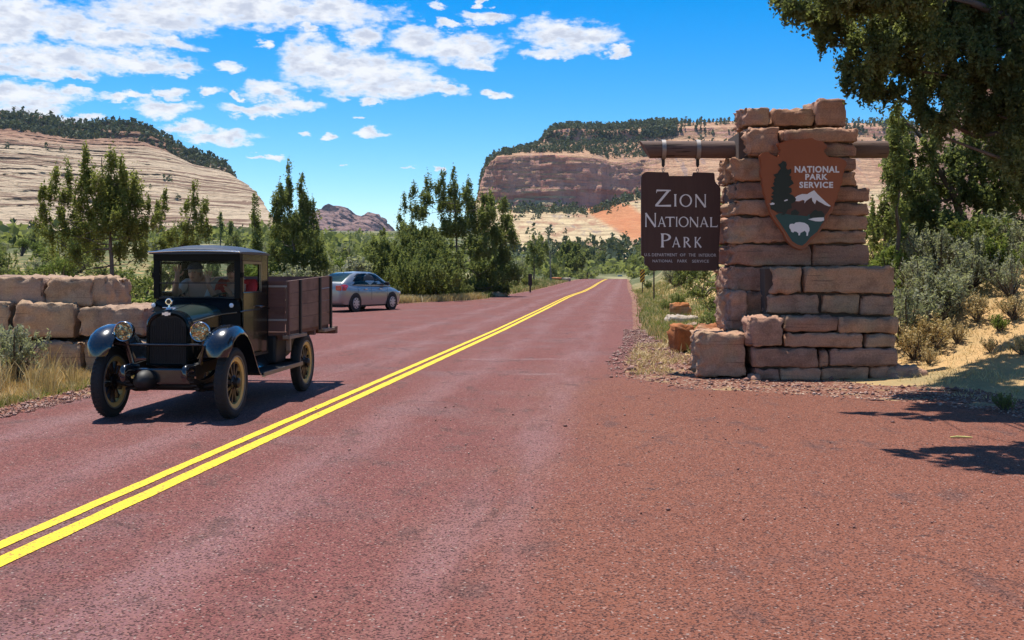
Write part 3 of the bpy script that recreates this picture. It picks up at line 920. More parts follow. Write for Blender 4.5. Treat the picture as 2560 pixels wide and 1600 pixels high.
# plinth
BL += [(rA(400, 1362, 640, 1480), ZB + .02, 1.9), (rA(640, 1358, 1030, 1485), ZB - .02, 1.9), (rA(1030, 1350, 1490, 1480), ZB + .03, 1.9), (rA(1490, 1345, 1800, 1470), ZB + .06, 1.9),
       (rA(380, 1165, 1008, 1358), ZB, 2.0), (rA(1012, 1178, 1108, 1350), ZB + .03, 1.0), (rA(1112, 1172, 1775, 1345), ZB + .01, 2.0),
       (rA(335, 880, 675, 1162), ZB - .03, 1.0), (rA(690, 872, 1192, 1018), ZB + .06, 1.9), (rA(1198, 880, 1762, 1036), ZB + .06, 1.9),
       (rA(688, 1022, 1430, 1168), ZB + .03, 1.9), (rA(1440, 1040, 1742, 1172), ZB + .05, 1.9)]
# second step
BL += [(rA(515, 662, 1026, 848), ZM, 1.5), (rA(1032, 665, 1398, 850), ZM + .02, 1.5), (rA(1404, 672, 1722, 866), ZM, 1.5),
       (rA(552, 402, 862, 658), ZM - .06, 1.4), (rA(872, 408, 1738, 660), ZM - .04, 1.5)]
# shaft, lower courses
BL += [(rA(135, 632, 330, 1010), ZT - .22, 1.2), (rA(315, 636, 540, 880), ZT - .06, 1.2), (rA(132, 400, 550, 632), ZT, 1.25), (rA(560, 402, 1490, 700), ZT + .1, 1.2),
       (rA(140, 190, 942, 394), ZT, 1.25), (rA(948, 192, 1488, 398), ZT + .03, 1.25)]
# courses behind the emblem
BL += [([1815, 540, 1985, 608], ZT, 1.25), ([1988, 538, 2172, 575], ZT + .02, 1.2), ([1988, 577, 2168, 609], ZT + .01, 1.2),
       ([1824, 499, 2000, 538], ZT, 1.2), ([2003, 505, 2173, 537], ZT + .03, 1.2), ([1830, 455, 1995, 497], ZT + .02, 1.2), ([1998, 468, 2174, 503], ZT + .02, 1.2),
       ([1824, 391, 1990, 454], ZT - .02, 1.1), ([1993, 429, 2142, 466], ZT + .03, 1.1), ([1993, 394, 2143, 427], ZT + .03, 1.1),
       ([1857, 316, 1950, 391], ZT - .04, 1.15), ([1953, 318, 2146, 355], ZT - .04, 1.15), ([1953, 357, 2142, 392], ZT + .02, 1.1),
       ([1850, 267, 1928, 314], ZT + .24, .8), ([1930, 269, 2038, 315], ZT + .27, .8), ([2039, 246, 2117, 316], ZT + .20, .85)]
# low wing on the road side
BL += [([1738, 832, 1868, 942], ZB + .12, .6), ([1738, 832, 1836, 925], ZB + .85, .9), ([1806, 393, 1836, 462], ZT + .5, .6)]
for i, (b, Z, dep) in enumerate(BL):
    big = (b[3] - b[1]) > 60
    px_stone('stone', mon, mon_o, b[0], b[1], b[2], b[3], Z, dep, 3 + i, M_STONE,
             chip=.17 if i in (7, 30, 31, 33, 34, 35, 36, 37) else .07, rad=.026 if big else .018, rough=.034 if big else .024,
             cell=.036 if b[0] < 1862 else .048 if big else .04, bulge=.012, ragged=(.05 if b[0] < 1862 else .028 if i in (7, 15) else 0), groove=(.28 if b[1] == 832 and b[0] == 1738 else .0 if i % 5 else .12))
# mortar core, recessed behind the faces
core = MB()
def corebox(x0, y0, x1, y1, Za, Zb):
    a, b = P(x0, y1, ZT), P(x1, y0, ZT)
    core.box(a.x - mon_o.x, b.x - mon_o.x, Za - mon_o.y, Zb - mon_o.y, max(a.z, -.2), b.z)
corebox(1850, 330, 2128, 460, ZT + .10, ZT + .95)
corebox(1842, 462, 2150, 900, ZT + .11, ZT + .98)
corebox(1900, 672, 2208, 940, ZM + .11, ZM + 1.3)
a = P(1898, 880, ZB)
core.box(a.x - mon_o.x, P(2222, 880, ZB).x - mon_o.x, ZB + .14 - mon_o.y, ZB + 1.7 - mon_o.y, -.2, .36)
core.build('mortar', M_MORTAR, mon)
# rubble at the foot, east corner
for i, (px, py, s) in enumerate([(2262, 930, .20), (2283, 938, .14), (2246, 905, .15), (1885, 944, .09), (2300, 943, .1), (2240, 946, .13)]):
    p = P(px, py, 16.0); p.z = gz(p.x, 16.1)
    q = p - mon_o
    me = stone_mesh('stone', q.x - s, q.x + s, q.y - .05, q.y + .1 + s * 1.4, p.z - .08, p.z + s * .9, 80 + i, .06, .04, .05, .07)
    add('stone', me, M_STONE, mon)

# ---- log through the top, with its straps ----------------------------------------------
M_LOG = None
m, t, bs = mat('weathered_brown_log')
p = worldpos(t)
gr = t.noise(t.vmath('MULTIPLY', p, (1.2, 22.0, 22.0)), 2.0, 6.0, .65)
ck = t.noise(t.vmath('MULTIPLY', p, (.8, 14.0, 14.0)), 2.2, 3.0, .5)
col = t.mix(gr, (.075, .042, .034), (.20, .135, .11))
col = t.mix(t.step(ck, .60, .66), col, (.02, .012, .01))
setp(t, bs, color=col, rough=.8, spec=.25, normal=bump(t, gr, .7, .012))
M_LOG = m
ZL = 17.32
lx0, lx1 = P(1612, 373, ZL).x, P(2216, 373, ZL).x
lz = P(1612, 374, ZL).z
lr = (P(0, 352, ZL).z - P(0, 395, ZL).z) / 2
mb = MB()
n = 18
pts = np.linspace(lx0, lx1, 26)
rings = []
for i, x in enumerate(pts):
    rr = []
    for k in range(n):
        a = 2 * math.pi * k / n
        zz, yy = math.sin(a), math.cos(a)
        off = (-(zz) * .085) if i == 0 else 0            # sawn at a slant
        r = lr * (1 + .025 * float(vnoise(np.array([[x * 2.0, k * .9, 3.0]]), 4)[0]))
        rr.append((x + off - mon_o.x, ZL + yy * r - mon_o.y, lz + zz * r))
    rings.append(rr)
mb.loft(rings)
beam = mb.build('log_beam', M_LOG, mon, 50)
M_STRAP = plain('galvanised_strap', (.30, .27, .25), .5, .55, .2, 30)
M_IRON = plain('black_iron', (.03, .026, .025), .55, .4, .2, 30)
strap_x = [P(1658, 0, ZL).x, P(1744, 0, ZL).x]
for sx_ in strap_x:
    s = MB()
    prof = [(-.033, lr + .012), (-.033, lr + .022), (.033, lr + .022), (.033, lr + .012)]
    s.lathe([(a + sx_ - mon_o.x, r) for a, r in prof], 28, 'X', (0, ZL - mon_o.y, lz), close=True)
    s.build('strap', M_STRAP, beam, 40)

# ---- hanging board -----------------------------------------------------------------------
ZS = ZL
bo = Vector((P(1700, 0, ZS).x, ZS, 0))
board = thing('hanging_sign', 'dark brown wooden park name board hanging by two iron hooks under the log', 'sign', bo)
m, t, bs = mat('brown_stained_board')
p = worldpos(t)
gr = t.noise(t.vmath('MULTIPLY', p, (26.0, 8.0, 2.0)), 1.0, 6.0, .65)
col = t.mix(gr, (.058, .028, .021), (.100, .050, .038))
setp(t, bs, color=col, rough=.62, spec=.3, normal=bump(t, gr, .35, .006))
M_BOARD = m
M_LETTER = plain('cream_letter_paint', (.78, .74, .70), .6, 0, .08, 30)
def sB(x, y):
    p = P(1590 + x / 4.2, 330 + y / 4.2, ZS)
    return (p.x - bo.x, p.z)
out = [(52, 480), (60, 452), (80, 432), (110, 420), (335, 425), (345, 463), (590, 463), (600, 425), (808, 430), (820, 438), (824, 500), (828, 520), (838, 540), (855, 555), (876, 572), (884, 600), (880, 1000),
       (868, 1210), (862, 1420), (852, 1442), (822, 1458), (150, 1455), (136, 1440), (132, 1420), (118, 1408), (96, 1396), (86, 1380), (88, 1325), (80, 1308), (54, 1296)]
bd = MB().prism([sB(*q) for q in out][::-1], -.045, .045)
bm = bmesh.new(); me = bd.mesh('board'); bm.from_mesh(me)
bmesh.ops.dissolve_limit(bm, angle_limit=.01, verts=bm.verts[:], edges=bm.edges[:])
ed = [e for e in bm.edges if len(e.link_faces) == 2 and abs(e.calc_face_angle(0)) > .9 and abs(e.verts[0].co.y - e.verts[1].co.y) < .001]
bmesh.ops.bevel(bm, geom=ed, offset=.012, segments=2, affect='EDGES')
bmesh.ops.triangulate(bm, faces=[f for f in bm.faces if len(f.verts) > 4])
bm.to_mesh(me); bm.free()
bdo = add('board', me, M_BOARD, board)

# roman capitals built from tapered strokes, unit height
THICK, THIN = .135, .07
def q4(p, q, w1, w2):
    p, q = Vector(p), Vector(q)
    d = (q - p).normalized(); nn = Vector((-d.y, d.x))
    return [p + nn * w1 / 2, q + nn * w2 / 2, q - nn * w2 / 2, p - nn * w1 / 2]
def stem(x, w, y0=0., y1=1.):
    f = w * 1.55
    xs = [(-f / 2, y0), (f / 2, y0), (w * .5, y0 + .10), (w * .46, (y0 + y1) / 2), (w * .5, y1 - .10), (f / 2, y1), (-f / 2, y1), (-w * .5, y1 - .10), (-w * .46, (y0 + y1) / 2), (-w * .5, y0 + .10)]
    return [Vector((x + a, b)) for a, b in xs]
def ringp(cx, cy, rx, ry, w1, w2, a0=0, a1=360, n=36):
    o, i_ = [], []
    for k in range(n + 1):
        a = math.radians(a0 + (a1 - a0) * k / n)
        w = w1 * abs(math.cos(a)) + w2 * (1 - abs(math.cos(a)))
        o.append(Vector((cx + rx * math.cos(a), cy + ry * math.sin(a))))
        i_.append(Vector((cx + (rx - w) * math.cos(a), cy + (ry - w * .9) * math.sin(a))))
    return [[o[k], o[k + 1], i_[k + 1], i_[k]] for k in range(n)]
def glyph(ch):
    T, t_ = THICK, THIN
    if ch == 'Z': return [[q4((.10, .95), (.92, .95), t_ * 1.5, t_)], [q4((.80, .95), (.06, .05), T, T)], [q4((.02, .045), (.93, .05), t_, t_ * 1.7)], [q4((.12, .98), (.08, .80), t_, .02)]], .95
    if ch == 'I': return [[stem(.12, T)]], .24
    if ch == 'O': return [ringp(.5, .5, .52, .52, T, t_ * 1.15)], 1.0
    if ch == 'N': return [[stem(.09, t_ * 1.15)], [q4((.07, .99), (.80, .0), T, T * 1.05)], [stem(.80, t_ * 1.15)]], .9
    if ch == 'A': return [[q4((.42, 1.0), (.06, .0), t_, t_ * 1.25)], [q4((.40, 1.0), (.78, .0), T * .8, T * 1.15)], [q4((.19, .31), (.66, .31), t_, t_)], [q4((-.03, .03), (.15, .03), t_, t_)], [q4((.66, .03), (.90, .03), t_, t_)]], .86
    if ch == 'T': return [[stem(.40, T, 0, .93)], [q4((.0, .95), (.80, .95), t_ * 1.5, t_ * 1.5)], [q4((.02, .97), (.0, .80), t_, .02)], [q4((.78, .97), (.80, .80), t_, .02)]], .8
    if ch == 'L': return [[stem(.13, T)], [q4((.05, .045), (.66, .05), t_, t_ * 1.6)], [q4((.64, .04), (.68, .22), t_, .02)]], .68
    if ch == 'P': return [[stem(.13, T)], ringp(.26, .725, .36, .275, T, t_, -90, 90), [q4((.12, .965), (.28, .965), t_, t_)], [q4((.12, .485), (.28, .485), t_, t_)]], .62
    if ch == 'R': return [[stem(.13, T)], ringp(.24, .74, .33, .26, T, t_, -90, 90), [q4((.12, .965), (.26, .965), t_, t_)], [q4((.12, .51), (.26, .51), t_, t_)], [q4((.28, .51), (.68, .0), T * .75, T * 1.15)]], .7
    if ch == 'K': return [[stem(.13, T)], [q4((.16, .42), (.62, .98), t_, t_ * 1.3)], [q4((.27, .52), (.68, .0), T * .8, T * 1.2)]], .7
    return [], .4
def carve(mb, ch, x0, x1, y0, y1, yf):
    strokes, w = glyph(ch)
    for si, polys in enumerate(strokes):
        for pp in polys:
            pts = []
            for v in pp:
                pts.append((x0 + (x1 - x0) * v.x / w, y0 + (y1 - y0) * v.y))
            mb.prism(pts, yf - .0007 * si, yf + .006)
def word(name, items):
    mb = MB()
    for ch, a, b, top, bot in items:
        x0, z1 = sB(a, top); x1, z0 = sB(b, bot)
        carve(mb, ch, x0, x1, z0, z1, -.0505)
    return mb.build(name, M_LETTER, bdo)
word('lettering', [('Z', 195, 366, 607, 785), ('I', 392, 424, 655, 784), ('O', 455, 580, 658, 786), ('N', 612, 735, 656, 792)])
word('lettering', [('N', 88, 212, 852, 998), ('A', 228, 306, 890, 996), ('T', 306, 400, 892, 996), ('I', 412, 432, 892, 996), ('O', 445, 545, 892, 998), ('N', 557, 652, 894, 1000), ('A', 668, 752, 894, 998), ('L', 767, 850, 896, 1000)])
word('lettering', [('P', 250, 362, 1066, 1212), ('A', 378, 458, 1103, 1210), ('R', 490, 568, 1103, 1212), ('K', 606, 680, 1103, 1214)])
FONT = bpy.data.fonts[0] if bpy.data.fonts else None
def text_mesh(name, txt, x0, x1, z0, z1, m, parent, yf, offset=0.0, ext=.003, space=1.0, wspace=1.0):
    """plain capitals, fitted to a box, facing the road"""
    cu = bpy.data.curves.new(name, 'FONT')
    cu.body = txt
    cu.extrude = ext
    cu.offset = offset
    cu.space_character = space
    cu.space_word = wspace
    cu.resolution_u = 3
    to = bpy.data.objects.new(name, cu)
    COL.objects.link(to)
    dg = bpy.context.evaluated_depsgraph_get()
    me = bpy.data.meshes.new_from_object(to.evaluated_get(dg))
    me.name = name
    bpy.data.objects.remove(to)
    bpy.data.curves.remove(cu)
    V = np.empty(len(me.vertices) * 3, np.float32)
    me.vertices.foreach_get('co', V); V = V.reshape(-1, 3)
    lo, hi = V.min(0), V.max(0)
    N = np.empty_like(V)
    N[:, 0] = x0 + (V[:, 0] - lo[0]) / (hi[0] - lo[0]) * (x1 - x0)
    N[:, 2] = z0 + (V[:, 1] - lo[1]) / (hi[1] - lo[1]) * (z1 - z0)
    N[:, 1] = yf - V[:, 2]
    me.vertices.foreach_set('co', N.ravel()); me.update()
    me.materials.clear()
    return add(name, me, m, parent)
M_SMALL = plain('worn_letter_paint', (.50, .46, .44), .65, 0, .15, 30)
for txt, a, b, top, bot in (('U.S.', 86, 150, 1274, 1304), ('DEPARTMENT', 163, 428, 1274, 1306), ('OF', 456, 515, 1276, 1306), ('THE', 548, 620, 1276, 1308), ('INTERIOR', 654, 836, 1278, 1310),
                            ('NATIONAL', 170, 380, 1340, 1369), ('PARK', 430, 532, 1340, 1370), ('SERVICE', 584, 760, 1342, 1372)):
    x0, z1 = sB(a, top); x1, z0 = sB(b, bot)
    text_mesh('lettering', txt, x0, x1, z0, z1, M_SMALL, bdo, -.0475, .012, .002, 1.1)
for sx_, ex in zip(strap_x, (281, 644)):
    hk = MB()
    x = sx_ - bo.x
    ztop = lz - lr - .01
    zr = sB(0, 368)[1]
    hk.box(x - .026, x + .026, -.012, .012, zr + .03, ztop, .004)
    hk.prism([(x - .026, zr + .03), (x + .026, zr + .03), (x + .008, zr - .005), (x - .008, zr - .005)], -.010, .010)
    hk.build('hook', M_IRON, board)
    ey = MB()
    zc_ = sB(0, 402)[1]
    rg = []
    for k in range(20):
        a = 2 * math.pi * k / 20
        rg.append((x + .017 * math.cos(a), 0, zc_ + .027 * math.sin(a)))
    ey.tube(rg + [rg[0]], .006, 6, False)
    ey.build('ring', M_STRAP, board, 40)

# ---- arrowhead emblem -------------------------------------------------------------------------
ZE = ZT - .16
eo = Vector((P(2006, 0, ZE).x, ZE, 0))
emb = thing('arrowhead_emblem', 'rust brown arrowhead shaped park service emblem with white bison mounted on the monument', 'emblem', eo)
def eB(x, y):
    p = P(1840 + x / 4.725, 320 + y / 4.725, ZE)
    return (p.x - eo.x, p.z)
AR = [(265, 335), (300, 300), (335, 288), (380, 290), (400, 310), (440, 328), (470, 342), (490, 340), (503, 318), (500, 290), (515, 268), (500, 235), (482, 200), (482, 186), (520, 178), (560, 162), (620, 148), (700, 138), (800, 135),
      (840, 128), (890, 120), (915, 138), (950, 150), (1020, 160), (1040, 185), (1068, 213), (1064, 238), (1030, 262), (1035, 290), (1052, 312), (1090, 345), (1150, 350), (1210, 355), (1245, 372), (1280, 385), (1300, 410), (1300, 440), (1275, 480), (1270, 520), (1250, 580), (1250, 640),
      (1225, 690), (1215, 740), (1190, 780), (1195, 830), (1160, 880), (1150, 930), (1128, 990), (1090, 1040), (1070, 1090), (1030, 1140), (1005, 1190), (960, 1260), (920, 1300), (880, 1335), (830, 1405), (800, 1430), (765, 1445), (725, 1435),
      (690, 1420), (640, 1390), (600, 1345), (578, 1310), (555, 1255), (500, 1170), (455, 1110), (420, 1060), (385, 985), (375, 940), (352, 890), (340, 820), (315, 760), (312, 710), (295, 660), (300, 610), (278, 560), (275, 510), (290, 470), (280, 400)]
M_EMB = plain('rust_brown_paint', (.30, .085, .030), .55, 0, .12, 14)
M_EMBE = plain('emblem_rim_paint', (.30, .12, .06), .6, 0, .12, 14)
M_GREEN = plain('dark_teal_paint', (.020, .070, .066), .5, 0, .15, 16)
M_DKG = plain('dark_forest_paint', (.014, .024, .018), .55, 0, .15, 20)
M_HILL = plain('dark_umber_paint', (.085, .030, .020), .55, 0, .15, 16)
M_WHITE = plain('white_sign_paint', (.80, .78, .80), .5, 0, .05, 20)
pl = MB().prism([eB(*q) for q in AR][::-1], -.045, .045).mesh('backing')
bm = bmesh.new(); bm.from_mesh(pl)
bmesh.ops.dissolve_limit(bm, angle_limit=.01, verts=bm.verts[:], edges=bm.edges[:])
ed = [e for e in bm.edges if len(e.link_faces) == 2 and abs(e.calc_face_angle(0)) > .9 and abs(e.verts[0].co.y - e.verts[1].co.y) < .001]
bmesh.ops.bevel(bm, geom=ed, offset=.011, segments=2, affect='EDGES')
bmesh.ops.triangulate(bm, faces=[f for f in bm.faces if len(f.verts) > 4])
bm.to_mesh(pl); bm.free()
bk = add('backing', pl, M_EMB, emb)
def flat(name, pts, m, y, parent=bk):
    return MB().prism([eB(*q) for q in pts][::-1], y, y + .004).build(name, m, parent)
flat('brown_hills', [(392, 900), (480, 905), (560, 900), (700, 872), (735, 880), (790, 856), (830, 855), (880, 828), (920, 902), (945, 860), (1040, 915), (1112, 930), (1080, 985), (1035, 1045), (960, 1075), (850, 1050), (560, 1030), (480, 1010), (420, 960)], M_HILL, -.0480)
flat('green_meadow', [(452, 1035), (500, 1012), (560, 1010), (650, 1030), (760, 1035), (830, 1045), (850, 1020), (900, 1030), (1010, 1010), (1034, 1030), (1035, 1090), (1000, 1140), (950, 1225), (870, 1290), (815, 1360), (770, 1392), (720, 1380), (655, 1340), (610, 1270), (530, 1150)], M_GREEN, -.0500)
flat('far_shore', [(690, 960), (720, 985), (740, 1000), (720, 1030), (640, 1030), (640, 990)], M_DKG, -.0515)
flat('far_shore', [(860, 1030), (900, 985), (930, 965), (960, 985), (1000, 980), (1030, 1015), (1028, 1050), (860, 1065)], M_DKG, -.0515)
flat('pine_silhouette', [(520, 1030), (545, 1000), (470, 990), (405, 960), (395, 915), (440, 905), (395, 865), (430, 840), (400, 810), (440, 795), (410, 775), (440, 745), (400, 705), (445, 690), (425, 660), (445, 640), (440, 610), (460, 590), (430, 555), (480, 540), (500, 510), (520, 480), (488, 435), (520, 420), (545, 393), (580, 405), (590, 440), (580, 470), (600, 500), (640, 485), (645, 525), (620, 560), (645, 580), (640, 610), (665, 640), (672, 660), (640, 680), (610, 700), (645, 715), (650, 760), (620, 780), (665, 800), (700, 840), (690, 872), (640, 900), (650, 950), (600, 965), (585, 1000), (560, 1030)], M_DKG, -.0535)
flat('snowy_peak', [(680, 866), (690, 820), (720, 800), (770, 782), (830, 785), (860, 765), (912, 738), (950, 782), (1000, 830), (1050, 878), (1110, 926), (1085, 928), (1040, 912), (1000, 888), (968, 872), (940, 850), (922, 902), (908, 885), (890, 862), (886, 825), (868, 830), (842, 848), (820, 862), (798, 892), (800, 860), (780, 852), (735, 868)], M_WHITE, -.0530)
flat('lake', [(842, 1082), (900, 1065), (960, 1060), (1026, 1058), (1028, 1094), (990, 1106), (930, 1104), (880, 1092)], M_WHITE, -.0540)
flat('bison', [(618, 1160), (626, 1138), (650, 1132), (675, 1136), (695, 1118), (740, 1113), (800, 1122), (840, 1148), (856, 1185), (856, 1215), (842, 1240), (838, 1275), (820, 1276), (822, 1240), (800, 1215), (770, 1232), (752, 1240), (742, 1270), (726, 1270), (726, 1245), (705, 1228), (680, 1222), (665, 1238), (642, 1226), (634, 1200), (622, 1185)], M_WHITE, -.0560)
flat('white_fleck', [(555, 858), (595, 843), (602, 858), (565, 870)], M_WHITE, -.0560)
flat('white_fleck', [(388, 898), (420, 882), (448, 892), (440, 908), (400, 912)], M_WHITE, -.0560)
for txt, a, b, top, bot in (('NATIONAL', 683, 1208, 452, 532), ('PARK', 808, 1072, 545, 616), ('SERVICE', 738, 1136, 638, 712)):
    x0, z1 = eB(a, top); x1, z0 = eB(b, bot)
    text_mesh('lettering', txt, x0, x1, z0, z1, M_WHITE, bk, -.050, .035, .003, 1.12)
# raised rope-like rim round the lower half
rim = [q for q in AR if q[1] > 880]
ctr = (765, 1000)
rp = [(eB(ctr[0] + (q[0] - ctr[0]) * .965, ctr[1] + (q[1] - ctr[1]) * .972)) for q in rim]
MB().tube([(x, -.044, z) for x, z in rp], .011, 6).build('rim', M_EMBE, bk, 60)

# ---- low sandstone wall on the west side ------------------------------------------------------
wo_ = Vector((-7.6, 17.6, 0))
wall = thing('stone_wall', 'low wall of big sandstone slabs in stepped courses across the road from the monument', 'wall', wo_)
ZW = 17.1
WL = [(-420, 694, -155, 762, 17.3, 1.3), (-150, 692, 108, 764, 17.28, 1.3), (111, 694, 228, 764, 17.3, 1.3), (186, 694, 268, 768, 17.42, 1.2),
      (-420, 766, -200, 848, 17.1, 1.4), (-196, 758, 22, 846, 17.05, 1.4), (26, 756, 186, 848, 17.0, 1.4), (190, 768, 362, 842, 16.8, 1.5),
      (-420, 850, -180, 936, 17.0, 1.5), (-176, 848, 40, 936, 16.95, 1.5), (44, 852, 204, 934, 16.9, 1.5), (208, 852, 262, 936, 16.95, 1.4), (264, 850, 372, 938, 16.6, 1.6)]
for i, (x0, y0, x1, y1, Z, dep) in enumerate(WL):
    px_stone('stone', wall, wo_, x0, y0, x1, y1 + (18 if i > 7 else 0), Z, dep, 140 + i, M_SLAB, chip=.15, rad=.022, rough=.042, cell=.055, bulge=.01, groove=(-.1 if i in (2, 6, 7) else 0))
wc = MB()
wc.box(P(-400, 0, 17.4).x - wo_.x, P(225, 0, 17.4).x - wo_.x, -.1, .8, -.2, 1.38)
wc.build('mortar', M_MORTAR, wall)

# ---- loose rocks by the monument ----------------------------------------------------------------
def rock(name, label, px, py, Z, w, d, h, seed, m, rotz=0., **kw):
    x = (px - CXP) / FPX * Z
    z = gz(x, Z)
    me = stone_mesh(name, -w / 2, w / 2, 0, d, -.06, h, seed, rad=min(w, h) * .28, rough=.05, chip=.12, cell=.06, **kw)
    return tag(add(name, me, m, None, (x, Z, z), (0, 0, rotz)), label, 'rock', 'loose rocks by the monument')
rock('boulder', 'upright rust red boulder in the gravel left of the monument', 1717, 874, 21.4, .50, .45, .56, 301, M_RED, .2)
rock('boulder', 'long orange red rock lying behind the upright boulder', 1782, 830, 22.5, .78, .5, .47, 302, M_RED, -.2)
rock('flat_rock', 'flat pale rock lying farther up the verge', 1712, 800, 32.0, .95, .7, .26, 303, M_PALE, .1)
rock('boulder', 'small orange rock beyond the flat pale one', 1702, 782, 36.0, .72, .5, .52, 304, M_RED, -.1)
rock('flat_rock', 'thin slab of pink sandstone leaning by the pale rock', 1745, 806, 29.0, .5, .5, .2, 305, M_SLAB, .3)
# ================================================================== THE OLD TRUCK
tk = thing('vintage_truck', 'black antique truck with wooden stake bed and yellow spoked wheels driving towards us', 'truck', (-3.79, 11.76, 0), (0, 0, -math.atan(.092)))
PAINT = plain('black_green_paint', (.0045, .0075, .0070), .25, 0, .15, 6, coat=.22, spec=.22)
PAINTM = plain('black_fender_paint', (.006, .007, .010), .22, 0, .15, 6, coat=1.0)
PAINTD = plain('matt_black_cab_paint', (.0045, .0055, .0060), .5, 0, .15, 6, spec=.12)
HOODP = plain('dark_green_hood_paint', (.010, .026, .022), .34, 0, .15, 8, coat=.7)
CHAS = plain('chassis_black', (.010, .009, .009), .6, 0, .2, 10)
CHROME = plain('nickel_plate', (.72, .70, .68), .16, 1.0, .06, 20)
RUBBER = plain('old_tyre_rubber', (.020, .019, .018), .85, 0, .25, 14, bmp=.2)
RIMY = plain('straw_yellow_wheel_paint', (.62, .41, .14), .45, 0, .12, 14)
SPOKEM = plain('black_spoke_paint', (.010, .008, .007), .4, 0, .2, 14)
ROOFM = plain('grained_roof_fabric', (.014, .018, .030), .42, 0, .15, 30, bmp=.3)
LEATHER = plain('dark_upholstery', (.020, .014, .011), .6, 0, .2, 12)
TRIMG = plain('brass_moulding', (.16, .14, .10), .35, .6, .1, 14)

def wood_mat(name, a, b, axis=1):
    m, t, bs = mat(name)
    oi = t.n('ShaderNodeObjectInfo').outputs['Random']
    p = t.vmath('ADD', objco(t), t.n('ShaderNodeCombineXYZ', {0: t.math('MULTIPLY', oi, 31.0), 1: t.math('MULTIPLY', oi, 17.0), 2: t.math('MULTIPLY', oi, 5.0)}).outputs[0])
    sc = [18.0, 18.0, 18.0]; sc[axis] = 1.4
    g = t.noise(t.vmath('MULTIPLY', p, tuple(sc)), 2.0, 6.0, .65)
    st = t.noise(p, 3.0, 4.0, .6)
    c = t.mix(g, a, b)
    c = t.mix(t.math('MULTIPLY', t.step(st, .5, .7), .5), c, tuple(x * .5 for x in a))
    c = t.mix(t.math('MULTIPLY', oi, .25), c, tuple(x * 1.3 for x in b))
    setp(t, bs, color=c, rough=.85, spec=.2, normal=bump(t, g, .5, .006))
    return m
BEDW = wood_mat('stained_bed_planks', (.16, .095, .072), (.27, .175, .135))
BEDX = wood_mat('stained_head_planks', (.11, .055, .046), (.20, .112, .092), 0)
SILLW = wood_mat('worn_sill_wood', (.20, .14, .105), (.36, .28, .22))

def glass_mat(name, tint=(.75, .80, .78), refl=.9, dark=0.0):
    m = bpy.data.materials.new(name); m.use_nodes = True
    t = NT(m.node_tree); m.node_tree.nodes.clear()
    fr = t.n('ShaderNodeLayerWeight', {'Blend': .22}).outputs['Fresnel']
    tr = t.n('ShaderNodeBsdfTransparent', {0: tint + (1,)})
    gl = t.n('ShaderNodeBsdfGlossy', {0: (refl, refl, refl, 1), 1: .03})
    mx = t.n('ShaderNodeMixShader', {0: t.math('MULTIPLY_ADD', fr, .8, .0, True), 1: tr.outputs[0], 2: gl.outputs[0]})
    t.n('ShaderNodeOutputMaterial', {0: mx.outputs[0]})
    return m
REFL, _t, _b = mat('painted_glint_reflector')
_n = _t.noise(objco(_t), 22.0, 2.0, .5)
setp(_t, _b, color=_t.ramp(_n, [(.35, (.16, .15, .14)), (.48, (.50, .40, .26)), (.6, (.80, .80, .82))]), rough=.25, metal=.9, normal=bump(_t, _t.noise(objco(_t), 16.0, 2.0), .9, .05))  # grey, amber and white patches paint mirrored reflections into the colour
GLASS = glass_mat('old_window_glass', (.86, .90, .92), .3)
LENS = glass_mat('headlamp_lens', (.95, .93, .85))

# ---- chassis --------------------------------------------------------------------------
for sx_ in (-1, 1):
    mb = MB(); mb.loft([[(sx_ * .36 - .03, d, z - .06), (sx_ * .36 + .03, d, z - .06), (sx_ * .36 + .03, d, z + .06), (sx_ * .36 - .03, d, z + .06)] for d, z in ((-.28, .54), (0, .56), (.6, .57), (2.2, .57), (2.7, .62), (4.1, .66))])
    mb.build('frame_rail', CHAS, tk)
    mb = MB(); rg = []
    for d, z, r in ((-.46, .47, .035), (-.47, .53, .05), (-.42, .565, .055), (-.30, .56, .06), (-.12, .55, .06)):
        rg.append([(sx_ * .34 + r * .8 * math.cos(a), d, z + r * math.sin(a)) for a in np.linspace(0, 2 * math.pi, 10, endpoint=False)])
    mb.loft(rg); mb.build('frame_horn', PAINTM, tk, 60)
    mb = MB()
    for i in range(5):
        ln = .46 - i * .075
        pts = [(-ln + ln * 2 * k / 10, .40 - .028 * i + .11 * ((k / 5 - 1) ** 2) * (ln / .46)) for k in range(11)]
        mb.loft([[(sx_ * .36 - .028, d, z), (sx_ * .36 + .028, d, z), (sx_ * .36 + .028, d, z + .02), (sx_ * .36 - .028, d, z + .02)] for d, z in pts])
    mb.build('leaf_spring', CHAS, tk)
    mb = MB(); mb.loft([[(sx_ * .36 - .03, d, z), (sx_ * .36 + .03, d, z), (sx_ * .36 + .03, d, z + .07), (sx_ * .36 - .03, d, z + .07)] for d, z in ((2.1, .55), (2.4, .46), (2.72, .42), (3.05, .46), (3.35, .55))])
    mb.build('leaf_spring', CHAS, tk)
mb = MB(); mb.tube([(-.62, 0, .39), (-.40, 0, .345), (.40, 0, .345), (.62, 0, .39)], [.03, .038, .038, .03], 8); mb.build('front_axle', CHAS, tk, 50)
mb = MB(); mb.tube([(-.58, .12, .30), (.58, .12, .30)], .014, 6); mb.build('tie_rod', CHAS, tk, 50)
mb = MB(); mb.tube([(-.62, 2.72, .39), (-.2, 2.72, .39), (-.14, 2.72, .39), (.14, 2.72, .39), (.2, 2.72, .39), (.62, 2.72, .39)], [.05, .05, .15, .15, .05, .05], 12); mb.build('rear_axle', CHAS, tk, 40)
mb = MB(); mb.box(-.34, .34, -.20, -.12, .385, .56, .02); mb.build('front_apron', PAINTM, tk)
